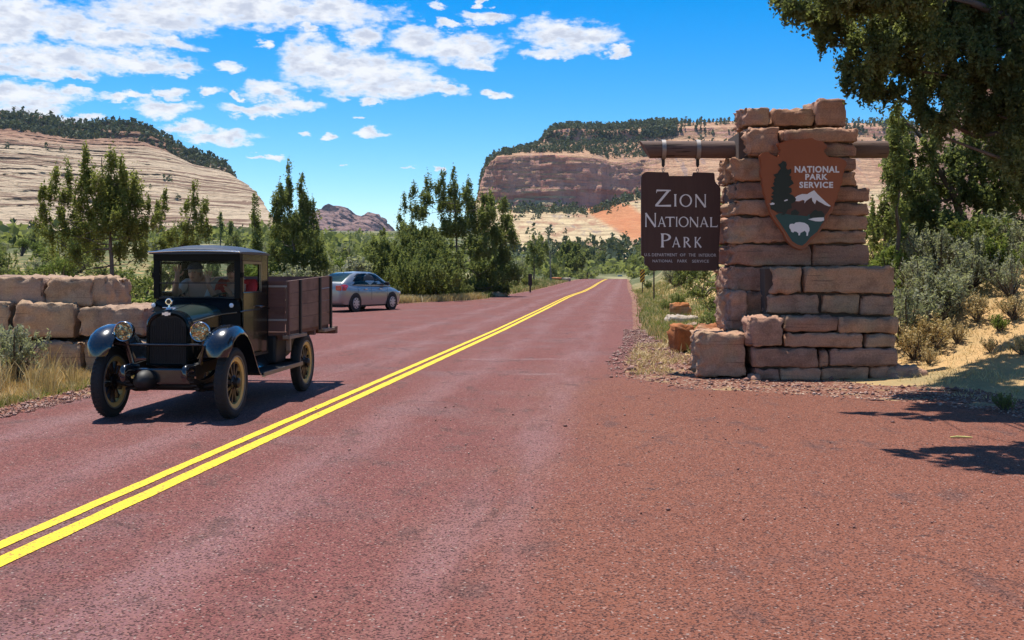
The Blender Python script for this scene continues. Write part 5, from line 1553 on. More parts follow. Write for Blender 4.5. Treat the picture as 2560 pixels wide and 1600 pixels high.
# ================================================================== PARKED SALOON CAR
def build_sedan(loc, az_deg, paint, label, group, glass):
    car = thing('parked_car' if group is None else 'car', label, 'car', loc, (0, 0, -math.radians(az_deg)), None)
    ST = [(-2.22, .60, .42, .86), (-2.20, .70, .34, .99), (-2.12, .77, .26, 1.075), (-1.9, .82, .21, 1.085), (-1.5, .845, .19, 1.03), (-.9, .85, .18, .985), (0, .85, .18, .965), (.8, .845, .18, .955), (1.2, .84, .18, .95), (1.6, .82, .19, .885), (1.95, .77, .22, .80), (2.12, .69, .26, .74), (2.22, .55, .34, .64)]
    rings = []
    for y, hw, z0, z1 in ST:
        h = z1 - z0
        half = [(0, z0), (hw * .80, z0), (hw * .94, z0 + h * .07), (hw * .985, z0 + h * .28), (hw, z0 + h * .52), (hw * .985, z0 + h * .72), (hw * .955, z0 + h * .86), (hw * .86, z0 + h * .965), (hw * .5, z1), (0, z1 + .012)]
        rings.append([(x, y, z) for x, z in half] + [(-x, y, z) for x, z in half[-2:0:-1]])
    mb = MB(); mb.loft(rings); body = mb.build('body', paint, car, 38)
    G = [(-1.92, .70, 1.02, .64, 1.075), (-1.60, .735, 1.0, .585, 1.245), (-1.25, .745, .98, .555, 1.40), (-.85, .75, .97, .55, 1.475), (-.35, .75, .96, .55, 1.505), (.15, .75, .95, .55, 1.495), (.50, .75, .95, .555, 1.435), (.95, .745, .94, .60, 1.22), (1.35, .72, .93, .66, 1.0)]
    rings = []
    for y, hb, zb_, ht, zt in G:
        half = [(hb, zb_), (hb * .97 + ht * .03, zb_ + (zt - zb_) * .3), (hb * .45 + ht * .55, zb_ + (zt - zb_) * .72), (ht, zb_ + (zt - zb_) * .93), (ht * .86, zt), (0, zt + .016)]
        rings.append([(-x, y, z) for x, z in half] + [(x, y, z) for x, z in half[-2::-1]])
    mb = MB(); mb.loft(rings); roof = mb.build('roof', paint, car, 40)
    def sidex(z, zb_, zt, hb, ht):
        f = (z - zb_) / (zt - zb_)
        return np.interp(f, [0, .3, .72, .93, 1], [hb, hb * .97 + ht * .03, hb * .45 + ht * .55, ht, ht * .86])
    def side_at(y, z):
        hb, zb_, ht, zt = [np.interp(y, [g[0] for g in G], [g[i] for g in G]) for i in (1, 2, 3, 4)]
        return float(sidex(z, zb_, zt, hb, ht))
    def pane(name, pts, sx_, m, par, off=.006):
        mb = MB(); n = len(pts)
        cy_, cz_ = sum(p[0] for p in pts) / n, sum(p[1] for p in pts) / n
        vs, fs = [], []
        lv = (1, .66, .33)
        for l in lv:
            for p in pts:
                y, z = cy_ + (p[0] - cy_) * l, cz_ + (p[1] - cz_) * l
                vs.append((sx_ * (side_at(y, z) + off), y, z))
        vs.append((sx_ * (side_at(cy_, cz_) + off), cy_, cz_))
        for l in range(2):
            for k in range(n): fs.append((l * n + k, l * n + (k + 1) % n, (l + 1) * n + (k + 1) % n, (l + 1) * n + k))
        for k in range(n): fs.append((2 * n + k, 2 * n + (k + 1) % n, 3 * n))
        mb.raw(vs, fs)
        return mb.build(name, m, par, 60)
    DARK = CHAS
    for sx_ in (-1, 1):
        fw = [(-.12, 1.0), (.98, 1.0), (.93, 1.06), (.60, 1.31), (.40, 1.41), (.15, 1.445), (-.10, 1.45)]
        rwp = [(-1.32, 1.03), (-.24, 1.0), (-.21, 1.45), (-.55, 1.445), (-.85, 1.40), (-1.1, 1.29), (-1.26, 1.15)]
        surround = [(-1.42, .995), (1.10, .975), (.95, 1.09), (.62, 1.34), (.40, 1.445), (.1, 1.472), (-.45, 1.474), (-.85, 1.432), (-1.14, 1.32), (-1.33, 1.15)]
        pane('window_surround', surround, sx_, DARK, roof, .004)
        pane('window', fw, sx_, glass, roof, .009); pane('window', rwp, sx_, glass, roof, .009)
        for y in (-.62, .42):
            mb = MB(); mb.box(sx_ * .845, sx_ * .875, y - .10, y + .10, .825, .86, .012); mb.build('door_handle', CHROME, car, 50)
        mb = MB(); mb.box(sx_ * .78, sx_ * .98, .80, .93, .98, 1.11, .04); mb.build('mirror', DARK, car, 50)
        for y in (-.20, .95, -1.12):
            mb = MB(); mb.tube([(sx_ * .815, y, .97), (sx_ * .853, y, .75), (sx_ * .848, y + (.10 if y < -1 else 0), .42)], .0045, 4); mb.build('door_seam', DARK, body)
        for y in (-1.30, 1.30):
            mb = MB(); mb.lathe([(sx_ * .70, .375), (sx_ * .852, .375), (sx_ * .853, .36), (sx_ * .853, 0)], 28, 'X', (0, y, .34)); mb.build('wheel_well_shade', DARK, car, 30)  # dark disc stands in for the shade of an uncut wheel well
            mb = MB(); mb.lathe([(sx_ * .66, .0), (sx_ * .66, .30), (sx_ * .69, .315), (sx_ * .84, .315), (sx_ * .868, .295), (sx_ * .870, .225), (sx_ * .855, .21), (sx_ * .855, 0)], 32, 'X', (0, y, .315))
            wh = mb.build('wheel', RUBBER, car, 35)
            mb = MB(); mb.lathe([(sx_ * .856, .212), (sx_ * .874, .205), (sx_ * .880, .12), (sx_ * .886, .05), (sx_ * .887, 0)], 28, 'X', (0, y, .315)); cv_ = mb.build('wheel_cover', plain('grey_wheel_cover', (.52, .50, .47), .4, .3, .05, 20), wh, 40)
            mb = MB()
            for k in range(8):
                a = 2 * math.pi * k / 8
                M = Matrix.Translation((sx_ * .8785, y + .158 * math.cos(a), .315 + .158 * math.sin(a))) @ Matrix.Rotation(a, 4, 'X')
                mb.box(-.004, .006, -.034, .026, -.022, .022, 0, M)
            kind(mb.build('cover_slots', DARK, wh), 'stuff')
        tl = [(-2.10, .80), (-2.16, .90), (-2.10, 1.01), (-1.88, 1.03), (-1.72, .985), (-1.84, .90), (-1.92, .80)]
        RED = plain('red_tail_lamp', (.55, .012, .015), .25, 0, .25, 14, coat=.8)
        mb = MB(); bx = lambda y, z: float(np.interp(y, [s[0] for s in ST], [s[1] for s in ST])) * float(np.interp(z, [.8, .9, 1.03], [.99, .975, .90]))
        vs = [(sx_ * (bx(y, z) + .010), y, z) for y, z in tl] + [(sx_ * (bx(y, z) - .05), y, z) for y, z in tl]
        n = len(tl)
        vs.append((sx_ * (bx(-1.98, .92) + .022), -1.98, .92)); mb.raw(vs, [(k, (k + 1) % n, 2 * n) for k in range(n)] + [(k, (k + 1) % n, n + (k + 1) % n, n + k) for k in range(n)]); lamp = mb.build('tail_lamp', RED, car)
        mb = MB(); mb.box(sx_ * .52, sx_ * .755, -2.222, -2.12, .80, .985, .02); mb.build('tail_lamp', RED, car)
        mb = MB(); mb.box(sx_ * .45, sx_ * .70, 2.06, 2.175, .60, .72, .03); mb.build('headlight', plain('car_headlamp', (.75, .76, .78), .15, .3, .1, 20), car)
    # rear and front glass follow the greenhouse
    mb = MB(); mb.loft([[(x * w, y, z + .010 + .010 * (1 - x * x)) for x in np.linspace(-1, 1, 9)] for y, w, z in ((-1.84, .56, 1.125), (-1.60, .54, 1.245), (-1.25, .50, 1.402), (-1.0, .48, 1.447))], False, False); mb.build('rear_window', glass, roof, 60)
    mb = MB(); mb.loft([[(x * w, y, z + .010 + .010 * (1 - x * x)) for x in np.linspace(-1, 1, 9)] for y, w, z in ((.55, .50, 1.43), (.95, .56, 1.225), (1.3, .62, 1.03))], False, False); mb.build('windshield', glass, roof, 60)
    mb = MB(); mb.box(-.17, .17, -2.235, -2.21, .72, .83); mb.build('number_plate', plain('blank_plate', (.7, .68, .62), .5), car)
    mb = MB(); mb.box(-.76, .76, -2.10, 1.9, .17, .21, .015); mb.build('underbody', DARK, car)
    mb = MB(); mb.tube([(0, -.95, 1.475), (0, -1.03, 1.53)], [.012, .004], 5); mb.build('antenna', DARK, car)
    mb = MB(); mb.box(-.42, .42, 2.15, 2.235, .42, .56, .02); mb.build('grille', DARK, car)
    car.scale = (1.0, 1.0, 1.06)
    return car
SILVER = plain('silver_car_paint', (.27, .275, .28), .34, .55, .05, 4, coat=.9)
CARGL = glass_mat('car_window_glass', (.22, .30, .30), .95)
azc = 27.4
ca_, sa_ = math.cos(math.radians(azc)), math.sin(math.radians(azc))
rw_ = Vector((-6.37, 42.6))
cen = rw_ - Vector((.74 * ca_ - 1.30 * sa_, -.74 * sa_ - 1.30 * ca_))
build_sedan((cen.x, cen.y, gz(cen.x, cen.y) + .01), azc, SILVER, 'silver four door saloon parked at the pull-out beside the juniper thicket', None, CARGL)
y_ = 283.0
build_sedan((float(road_c(y_)) + 1.9, y_, float(road_z(y_)) + .01), 186.0, plain('black_car_paint', (.01, .01, .012), .25, 0, .1, 5, coat=1.0), 'tiny dark car coming over the far rise of the road', 'far', CARGL)
# ================================================================== TREES
BARK = leaf_mat('grey_brown_bark', (.045, .034, .028), (.10, .078, .062), (.17, .14, .115), 3.0, None, 0)
DEADW = leaf_mat('silver_dead_wood', (.13, .115, .10), (.24, .215, .19), (.36, .33, .29), 3.0, None, 0)
G_PINE = leaf_mat('olive_pine_needles', (.045, .065, .015), (.155, .175, .036), (.32, .31, .085), .9)
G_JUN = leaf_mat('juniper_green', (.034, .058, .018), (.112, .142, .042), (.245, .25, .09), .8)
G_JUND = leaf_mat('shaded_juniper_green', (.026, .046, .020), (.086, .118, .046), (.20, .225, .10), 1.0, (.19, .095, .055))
G_BRIGHT = leaf_mat('fresh_green_leaves', (.045, .075, .012), (.115, .165, .028), (.22, .26, .055), 1.6)
G_YEL = leaf_mat('yellow_green_rabbitbrush', (.070, .085, .018), (.19, .195, .038), (.40, .33, .06), 1.6)
G_SAGE = leaf_mat('silver_sage', (.13, .13, .085), (.30, .30, .215), (.46, .455, .35), 2.2)
G_SCRUB = leaf_mat('desert_scrub', (.05, .066, .024), (.13, .148, .052), (.25, .25, .11), .5)
G_STRAW = leaf_mat('dry_grass', (.34, .22, .085), (.58, .42, .19), (.74, .60, .34), 1.2, None, .15)
G_GRASS = leaf_mat('green_grass', (.06, .10, .02), (.16, .20, .045), (.38, .36, .11), 1.4, None, .2)

def plume_points(clumps, sub, per, rng, fill=1.0, tall=1.5):
    """leaf centres: every clump is an ellipsoid of smaller upright plumes"""
    out = []
    for (cx, cy, cz, rx, ry, rz) in clumps:
        k = max(3, int(fill * 2.2 * (rx * ry + rx * rz + ry * rz) / 3 / sub ** 2))
        d = rng.normal(size=(k, 3)); d /= np.linalg.norm(d, axis=1, keepdims=True)
        r = rng.uniform(0, 1, (k, 1)) ** .45
        c = np.array([cx, cy, cz]) + d * r * np.array([rx, ry, rz])
        q = np.repeat(c, per, 0)
        sz = np.repeat(rng.uniform(.6, 1.35, k), per)[:, None]
        g = rng.normal(size=(len(q), 3)) * .36
        g[:, 2] = np.abs(rng.normal(size=len(q))) * .55 * np.sign(rng.uniform(-.35, 1, len(q)))
        taper = np.clip(1 - np.abs(g[:, 2:3]) * .55, .2, 1)
        g[:, :2] *= taper
        out.append(q + g * sz * sub * np.array([1, 1, tall]))
    return np.concatenate(out)

def limbs_mesh(name, trunk, tr, ends, rng, n=6, r_end=.012, twigs=3):
    """trunk: path points; limbs run from the nearest lower trunk point to each end"""
    mb = MB()
    T = [Vector(p) for p in trunk]
    m = len(T)
    path = []
    for i in range(m - 1):
        for s in np.linspace(0, 1, 5, endpoint=False):
            path.append(T[i].lerp(T[i + 1], s))
    path.append(T[-1])
    path = [p + Vector(rng.normal(size=3) * tr * .22) if 0 < i < len(path) - 1 else p for i, p in enumerate(path)]
    rs = [tr * (1 - .86 * (i / (len(path) - 1)) ** .8) for i in range(len(path))]
    mb.tube(path, rs, max(n, 7))
    for e in ends:
        e = Vector(e)
        best, bd = 1, 1e9
        if not any(e.z - p.z >= .12 * (e - p).length for p in path): bd = (e - path[1]).length
        for i, p in enumerate(path):
            dz = e.z - p.z
            if dz < .12 * (e - p).length: continue
            dd = (e - p).length
            if dd < bd: best, bd = i, dd
        a = path[best]
        r0 = min(rs[best] * .5, .012 + .10 * bd * tr)
        mid = a.lerp(e, .5) + Vector((0, 0, -.12 * bd)) + Vector(rng.normal(size=3) * .05 * bd)
        q = a.lerp(e, .25) + Vector(rng.normal(size=3) * .03 * bd) + Vector((0, 0, -.06 * bd))
        mb.tube([a, q, mid, e], [r0, r0 * .8, r0 * .55, max(r_end, r0 * .25)], 5)
        for _ in range(twigs):
            s = rng.uniform(.4, .95)
            b = mid.lerp(e, s)
            f = b + Vector(rng.normal(size=3)) * .22 * bd + Vector((0, 0, .1 * bd))
            mb.tube([b, b.lerp(f, .5) + Vector(rng.normal(size=3)) * .03 * bd, f], [r0 * .3, r0 * .22, r0 * .1], 4, False)
    return mb.mesh(name, 60)

def hero_tree(name, label, Z, base, trunk, clumps, leafm, sub, per, leaf, tr, seed, fill=1.0, tall=1.5, depth=.8, group=None, bark=None, up=.12, cat='tree', aspect=.5, ystretch=None, every=1, extra=()):
    """crown laid out clump by clump (disp pixels of the photograph at depth Z), given its own depth and thickness"""
    rng = np.random.default_rng(seed)
    s = 2560 / 2420
    ms = Z / FPX * s
    b = P(base[0] * s, base[1] * s, Z)
    b.z = gz(b.x, b.y) - .03
    root = thing(name, label, cat, b, (0, 0, 0), group)
    cl, ends = [], []
    for i, (x, y, rx, ry) in enumerate(clumps):
        p = P(x * s, y * s, Z) - b
        dy = rng.uniform(-1, 1) * depth * (ystretch or 1.0) * max(.35, 1.0 * rx * ms * 2)
        k = (Z + dy) / Z
        cl.append((p.x * k + b.x * (k - 1), dy, (p.z + b.z - EYE) * k + EYE - b.z, rx * ms, max(rx, min(ry, 1.2 * rx)) * ms * .95, ry * ms))
        ends.append((cl[-1][0], dy, cl[-1][2] - ry * ms * .3))
    for (x, y, z, rx, ry, rz) in extra:
        cl.append((x - b.x, y - b.y, z - b.z, rx, ry, rz)); ends.append((x - b.x, y - b.y, z - b.z))
    tp = [Vector((0, 0, 0))] + [Vector(((P(x * s, y * s, Z) - b).x, 0, (P(x * s, y * s, Z) - b).z)) for x, y in trunk]
    add('trunk', limbs_mesh('trunk', tp, tr * .6, ends[::every], rng, twigs=3 if every == 1 else 0), bark or BARK, root)
    pts = plume_points(cl, sub, int(per * 4.2), rng, fill * 1.25, tall)
    V = leaf_arrays(pts, .78 * leaf * rng.uniform(.6, 1.4, len(pts)), rng, aspect, up)
    add('crown', leaf_mesh('crown', V), leafm, root)
    return root

NTREE = {}
hero_tree('pine_tree', 'tall open pine with upright tufts rising behind the stone wall', 40, (262, 668), [(264, 600), (258, 540), (246, 470), (240, 372)],
          [(192, 450, 18, 26), (178, 530, 26, 18), (120, 560, 20, 14), (215, 570, 34, 18), (330, 545, 26, 18), (310, 480, 20, 30), (268, 470, 26, 24), (205, 375, 10, 30), (208, 420, 16, 34), (222, 450, 22, 26), (262, 392, 14, 38), (258, 440, 24, 30), (288, 420, 13, 34), (300, 450, 22, 36), (318, 430, 10, 30), (280, 480, 34, 30), (330, 470, 9, 34), (240, 500, 34, 28), (285, 520, 38, 26),
           (133, 425, 10, 32), (160, 420, 9, 34), (118, 460, 14, 26), (98, 480, 10, 34), (148, 470, 20, 22), (92, 532, 12, 12), (112, 515, 16, 22), (150, 515, 20, 18), (190, 490, 18, 26), (345, 490, 18, 13), (372, 500, 9, 26), (393, 492, 10, 24), (370, 530, 16, 16),
           (200, 555, 30, 15), (305, 560, 34, 18), (160, 550, 22, 13), (135, 590, 16, 14), (180, 612, 16, 20), (330, 600, 26, 16), (225, 600, 20, 14), (240, 545, 30, 20), (290, 600, 24, 14), (320, 545, 22, 14), (215, 520, 22, 16), (255, 475, 22, 22)],
          G_PINE, .21, 19, .145, .17, 1, 1.35, 1.8)
hero_tree('pine_tree', 'small pine leaning right behind the truck roof', 46, (422, 640), [(432, 580), (448, 520), (460, 432)],
          [(459, 452, 7, 18), (458, 480, 16, 13), (482, 495, 12, 24), (470, 515, 16, 13), (440, 500, 12, 12), (476, 545, 18, 14), (440, 545, 22, 16), (405, 560, 24, 16), (492, 548, 10, 22), (385, 585, 22, 14), (440, 580, 34, 16)],
          G_PINE, .20, 15, .13, .10, 2, 1.6, 1.6)
hero_tree('juniper_tree', 'slender single spired juniper between the two mesas', 62, (603, 640), [(602, 560), (601, 472)],
          [(602, 486, 4, 16), (601, 510, 8, 16), (603, 535, 11, 16), (606, 560, 15, 15), (606, 590, 20, 20), (604, 620, 22, 18)], G_JUN, .24, 15, .17, .10, 3, 1.6, 1.6)
hero_tree('juniper_tree', 'twin spired dark juniper standing behind the truck bed', 57, (702, 672), [(696, 600), (684, 500), (681, 392)],
          [(681, 405, 4, 16), (682, 430, 9, 18), (681, 458, 14, 16), (661, 452, 8, 22), (650, 480, 11, 24), (676, 486, 22, 20), (712, 425, 4, 16), (713, 450, 9, 18), (716, 478, 13, 18), (733, 492, 11, 24), (722, 510, 20, 20), (655, 515, 18, 22), (690, 530, 40, 20), (745, 525, 9, 22),
           (660, 550, 30, 22), (720, 555, 36, 24), (690, 585, 52, 24), (745, 590, 22, 24), (655, 605, 34, 26), (715, 620, 44, 24), (765, 620, 18, 20), (660, 645, 36, 20), (720, 650, 44, 18), (680, 665, 50, 14)],
          G_JUN, .22, 16, .15, .16, 4, 1.9, 1.6)
hero_tree('juniper_tree', 'broad rounded juniper thicket beside the parked silver car', 60, (1000, 700), [(1000, 640), (1000, 560)],
          [(1005, 556, 36, 20), (965, 580, 40, 28), (1035, 585, 40, 30), (990, 610, 60, 34), (1060, 625, 40, 34), (940, 620, 40, 34), (905, 590, 22, 26), (900, 630, 30, 36), (1000, 650, 90, 36), (930, 665, 50, 28), (1070, 665, 44, 30), (1000, 680, 80, 16), (930, 692, 50, 12), (1060, 692, 50, 12), (1000, 698, 80, 10), (890, 670, 26, 20)],
          G_JUN, .19, 17, .15, .16, 5, 1.25, 1.25)
hero_tree('juniper_tree', 'tall many stemmed juniper rising behind the rounded thicket', 66, (1085, 690), [(1080, 620), (1076, 520), (1070, 420)],
          [(1070, 418, 6, 18), (1046, 425, 7, 20), (1012, 440, 9, 22), (976, 455, 8, 24), (956, 478, 7, 20), (946, 520, 8, 14), (1040, 458, 16, 20), (1072, 450, 14, 22), (1106, 440, 8, 24), (1098, 470, 14, 20), (1010, 475, 16, 20), (1060, 490, 34, 22), (990, 505, 24, 20), (1115, 495, 20, 24),
           (1140, 480, 8, 20), (1158, 478, 14, 26), (1190, 490, 13, 18), (1150, 515, 30, 22), (1195, 525, 16, 20), (1110, 535, 44, 24), (1175, 560, 36, 26), (1212, 560, 13, 26), (1135, 590, 44, 28), (1190, 610, 28, 28), (1150, 640, 44, 28), (1060, 540, 40, 24), (960, 545, 26, 20), (1150, 665, 50, 20), (1200, 650, 30, 22), (1100, 680, 50, 14), (1170, 685, 40, 12)],
          G_JUN, .26, 16, .17, .20, 6, 1.9, 1.5)
hero_tree('juniper_tree', 'ragged juniper left of the rounded thicket, half hidden by it', 68, (885, 680), [(888, 620), (900, 560)], [(905, 560, 9, 16), (890, 580, 16, 18), (922, 585, 14, 18), (880, 605, 22, 18), (905, 620, 30, 22), (870, 640, 24, 22)], G_JUN, .22, 14, .17, .10, 7)
hero_tree('juniper_tree', 'narrow dark juniper at the bend of the road', 125, (1262, 650), [(1262, 600), (1264, 562)], [(1256, 575, 9, 14), (1275, 572, 9, 13), (1262, 595, 18, 16), (1285, 590, 12, 14), (1254, 618, 16, 16), (1275, 620, 20, 16)], G_JUN, .42, 14, .34, .18, 8)
hero_tree('dead_tree', 'bare grey snag between two green junipers', 138, (1302, 652), [(1300, 610), (1296, 560)], [(1290, 575, 14, 14), (1308, 590, 14, 16), (1292, 605, 20, 16)], G_SAGE, .6, 4, .3, .2, 9, .5, 1.5, bark=DEADW)
hero_tree('juniper_tree', 'dense rounded dark green juniper near the far bend', 210, (1347, 650), [(1347, 600), (1345, 575)], [(1342, 585, 16, 13), (1360, 592, 14, 13), (1335, 602, 20, 16), (1360, 612, 24, 18), (1330, 622, 20, 16), (1350, 630, 34, 16)], G_JUN, .62, 17, .55, .25, 10, 1.3, 1.2)
hero_tree('juniper_tree', 'thin leafed juniper growing between the hanging sign and the monument', 27, (1697, 742), [(1697, 680), (1694, 600), (1700, 480)],
          [(1705, 492, 9, 18), (1698, 520, 12, 20), (1690, 555, 16, 22), (1702, 590, 15, 24), (1684, 620, 20, 18), (1660, 652, 30, 12), (1640, 668, 22, 8), (1700, 640, 16, 14), (1720, 560, 16, 30)], G_SCRUB, .13, 12, .10, .09, 11, .8, 1.5)
hero_tree('juniper_tree', 'bright green young juniper just right of the monument', 21.5, (2092, 640), [(2090, 560), (2100, 440)],
          [(2112, 440, 8, 16), (2096, 462, 16, 16), (2080, 490, 20, 20), (2100, 505, 22, 20), (2070, 525, 22, 18), (2092, 545, 30, 20), (2065, 565, 20, 16), (2110, 570, 22, 16)], G_SCRUB, .11, 13, .085, .08, 12, .95, 1.5)
hero_tree('juniper_tree', 'slim sunlit juniper standing against the dark one right of the log end', 20.5, (2122, 640), [(2120, 500), (2124, 300)],
          [(2123, 266, 6, 14), (2113, 292, 15, 14), (2130, 306, 15, 16), (2108, 328, 18, 20), (2128, 352, 20, 22), (2108, 372, 18, 20), (2130, 396, 20, 20), (2106, 412, 18, 18), (2122, 440, 22, 20), (2108, 468, 22, 20), (2128, 495, 24, 20), (2106, 520, 24, 20), (2126, 548, 26, 20)], G_JUN, .12, 14, .09, .10, 29, 1.5, 1.4)
hero_tree('juniper_tree', 'big dark juniper filling the east bank behind the silver sagebrush', 22, (2300, 640), [(2290, 560), (2250, 450), (2180, 330), (2122, 258)],
          [(2122, 268, 7, 14), (2112, 295, 18, 14), (2130, 310, 18, 16), (2108, 330, 20, 20), (2128, 355, 24, 24), (2112, 390, 24, 22), (2150, 395, 24, 24), (2160, 440, 40, 30), (2215, 450, 44, 34), (2140, 480, 30, 26), (2190, 500, 50, 34), (2165, 540, 40, 24), (2240, 540, 50, 30),
           (2265, 410, 40, 34), (2330, 400, 44, 40), (2300, 470, 56, 40), (2370, 470, 50, 46), (2400, 400, 40, 46), (2330, 545, 60, 34), (2410, 545, 44, 40), (2200, 385, 26, 16), (2360, 330, 26, 26), (2420, 320, 34, 40), (2460, 450, 60, 80), (2250, 350, 12, 16), (2210, 300, 14, 14), (2200, 340, 26, 22), (2260, 380, 36, 26), (2310, 320, 26, 20), (2370, 390, 40, 30), (2160, 350, 16, 18), (2300, 350, 30, 22), (2185, 420, 30, 24), (2100, 430, 18, 20), (2390, 350, 30, 26), (2290, 590, 60, 24), (2390, 590, 50, 24), (2180, 570, 40, 18)],
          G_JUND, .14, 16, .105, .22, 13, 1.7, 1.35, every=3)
_r = np.random.default_rng(3)
OVER = [(2.95, 13.7, 6.0, .22, .12, .16), (3.3, 13.65, 6.05, .32, .18, .22)] + [(3.7 + .5 * i, 13.5 + _r.uniform(-.25, .25), 6 + _r.uniform(-.2, .4), .42, .24, .3) for i in range(13)]
OVER += [(4.4 + .55 * i, 15.6 + _r.uniform(-.4, .5), 6 + _r.uniform(-.2, .5), .40, .26, .3) for i in range(14)]
OVER += [(3.75 + .5 * i, 10.95 + _r.uniform(-.12, .12), 6 + _r.uniform(-.1, .3), .34, .16, .25) for i in range(9)]
for i in range(60):
    _y = 14.3 + _r.uniform(0, 3.2)
    OVER.append((4.5 + max(0, (_y - 15.2)) * 1.0 + _r.uniform(0, 3.4), _y, 6.2 + _r.uniform(-.3, .8), .42, .26, .3))
OVER += [(4.6 + _r.uniform(0, 3.6), 11.6 + _r.uniform(0, 1.6), 6.2 + _r.uniform(-.3, .8), .36, .3, .3) for i in range(22)]
for i in range(95):
    _y = 13.0 + _r.uniform(0, 5.6)
    OVER.append((4.15 + max(0, _y - 15.4) * .8 + abs(_r.normal()) * 1.5, _y, 6.1 + _r.uniform(-.3, .9), .62, .18, .26))
# the near tree whose boughs hang into the frame from the east
hero_tree('overhanging_juniper', 'large dark juniper with dead brown sprays hanging over the upper east corner', 10.5, (2860, 760), [(2820, 500), (2640, 250), (2400, 60), (2150, -60)],
          [(1850, 2, 34, 20), (1885, 28, 40, 24), (1935, 48, 46, 28), (1985, 60, 46, 34), (1960, 100, 26, 18), (2018, 115, 34, 34), (2010, 165, 28, 26), (2012, 205, 22, 18), (2060, 190, 40, 32), (2050, 225, 30, 14), (2100, 60, 70, 48), (2080, 130, 50, 40), (2130, 150, 46, 40), (2105, 225, 34, 18), (2160, 235, 28, 26), (2175, 275, 24, 16),
           (2190, 100, 70, 60), (2260, 40, 80, 55), (2200, 190, 50, 40), (2250, 225, 40, 26), (2290, 140, 70, 60), (2290, 215, 50, 34), (2380, 70, 80, 80), (2370, 180, 70, 60), (2340, 255, 46, 26), (2430, 250, 40, 60), (2440, 150, 60, 80), (2380, 240, 40, 30), (2000, 0, 90, 30), (2150, -10, 90, 40), (2440, 350, 26, 40), (2300, 285, 50, 30), (2395, 305, 50, 40), (2370, 360, 40, 30), (2425, 400, 46, 50), (2200, 285, 30, 16), (2230, 320, 22, 14), (2400, 320, 40, 30), (2330, 300, 30, 18), (2440, 420, 24, 40), (2250, 270, 26, 14), (2395, 385, 26, 26),
           (2050, -90, 110, 60), (2250, -120, 120, 80), (2450, -60, 110, 90), (2560, 80, 90, 110), (2560, 260, 80, 90), (2350, -260, 120, 90), (2150, -240, 110, 70), (2560, -200, 110, 110), (2680, 0, 110, 130), (2680, 220, 100, 110)],
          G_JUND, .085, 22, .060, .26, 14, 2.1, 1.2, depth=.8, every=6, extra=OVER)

# small pines on the flats below the west mesa
for i, (x, y, top) in enumerate(((521, 560, 517), (546, 560, 526), (655, 585, 560))):
    hero_tree('pine_tree', ('straight little pine on the flats, taller of the pair below the west mesa', 'shorter little pine of the pair below the west mesa', 'little pine seen under the twin hills')[i], 170, (x, y), [(x, top + 4)],
              [(x, top + 5, 3, 6), (x, top + 14, 6, 7), (x, top + 24, 9, 8), (x, top + 34, 10, 8)], G_JUN, .55, 12, .45, .2, 60 + i)

# ================================================================== SHRUBS
def shrub_meshes(kind_, seed, h=1.0):
    """(stems mesh, leaves mesh) of a bush about h metres tall, base at the origin"""
    rng = np.random.default_rng(seed)
    mb = MB()
    if kind_ in ('sage', 'rabbit'):
        n = 26 if kind_ == 'sage' else 34
        cl = []
        for i in range(n):
            a = rng.uniform(0, 2 * np.pi); sp = rng.uniform(.05, .62)
            tip = np.array([math.cos(a) * sp * h, math.sin(a) * sp * h, h * rng.uniform(.55, 1.0) * (1 - .35 * sp)])
            midp = tip * np.array([.45, .45, .45]) + rng.normal(size=3) * .04 * h
            mb.tube([(0, 0, -.03), tuple(midp), tuple(tip)], [.022 * h, .014 * h, .005 * h], 4, False)
            for f in (.55, .75, .92):
                c = tip * f + rng.normal(size=3) * .04 * h
                cl.append((c[0], c[1], c[2], .055 * h, .055 * h, .11 * h))
        pts = plume_points(cl, .06 * h, 7, rng, 1.3, 1.8)
        V = leaf_arrays(pts, (.075 if kind_ == 'sage' else .09) * h * rng.uniform(.6, 1.4, len(pts)), rng, .32, .45)
    else:
        cl = []
        for i in range(15):
            a = rng.uniform(0, 2 * np.pi); sp = rng.uniform(0, .5) * h
            zz = h * rng.uniform(.22, .85) * (1 - .4 * sp / h)
            r = h * rng.uniform(.13, .22)
            cl.append((math.cos(a) * sp, math.sin(a) * sp, zz, r, r, r * .9))
            mb.tube([(0, 0, -.03), (math.cos(a) * sp * .4, math.sin(a) * sp * .4, zz * .5), (math.cos(a) * sp, math.sin(a) * sp, zz)], [.03 * h, .02 * h, .007 * h], 4, False)
        pts = plume_points(cl, .085 * h, 11, rng, 1.15, 1.3)
        V = leaf_arrays(pts, .085 * h * rng.uniform(.6, 1.4, len(pts)), rng, .46, .08)
    V[:, 2] = np.maximum(V[:, 2], -.02)
    return mb.mesh('stems'), leaf_mesh('foliage', V)

LAND = [(-200, 'past the wall end'), (60, 'behind the stone wall'), (200, 'left of the tall pine'), (262, 'behind the tall pine'), (330, 'right of the tall pine'), (430, 'around the leaning pine'), (520, 'below the mesa end'), (603, 'by the single spire'), (700, 'by the twin spires'),
        (800, 'left of the silver car'), (880, 'behind the silver car'), (1000, 'behind the rounded thicket'), (1140, 'right of the thicket'), (1262, 'by the bend'), (1345, 'by the far bend'), (1440, 'straight above the far rise'), (1520, 'right of the far rise'),
        (1610, 'under the hanging sign'), (1700, 'left of the monument'), (1900, 'hidden behind the monument'), (2090, 'just right of the monument'), (2160, 'beside the monument'), (2250, 'mid bank'), (2340, 'under the dark juniper trunk'), (2420, 'east bank edge'), (2520, 'past the bank edge')]
def where(x, y):
    dx = 1210 + 2500 * x / y
    w = min(LAND, key=lambda q: abs(q[0] - dx))[1]
    d = 'close' if y < 34 else 'nearer' if y < 62 else 'middle distance' if y < 110 else 'far' if y < 190 else 'farthest'
    return w, d
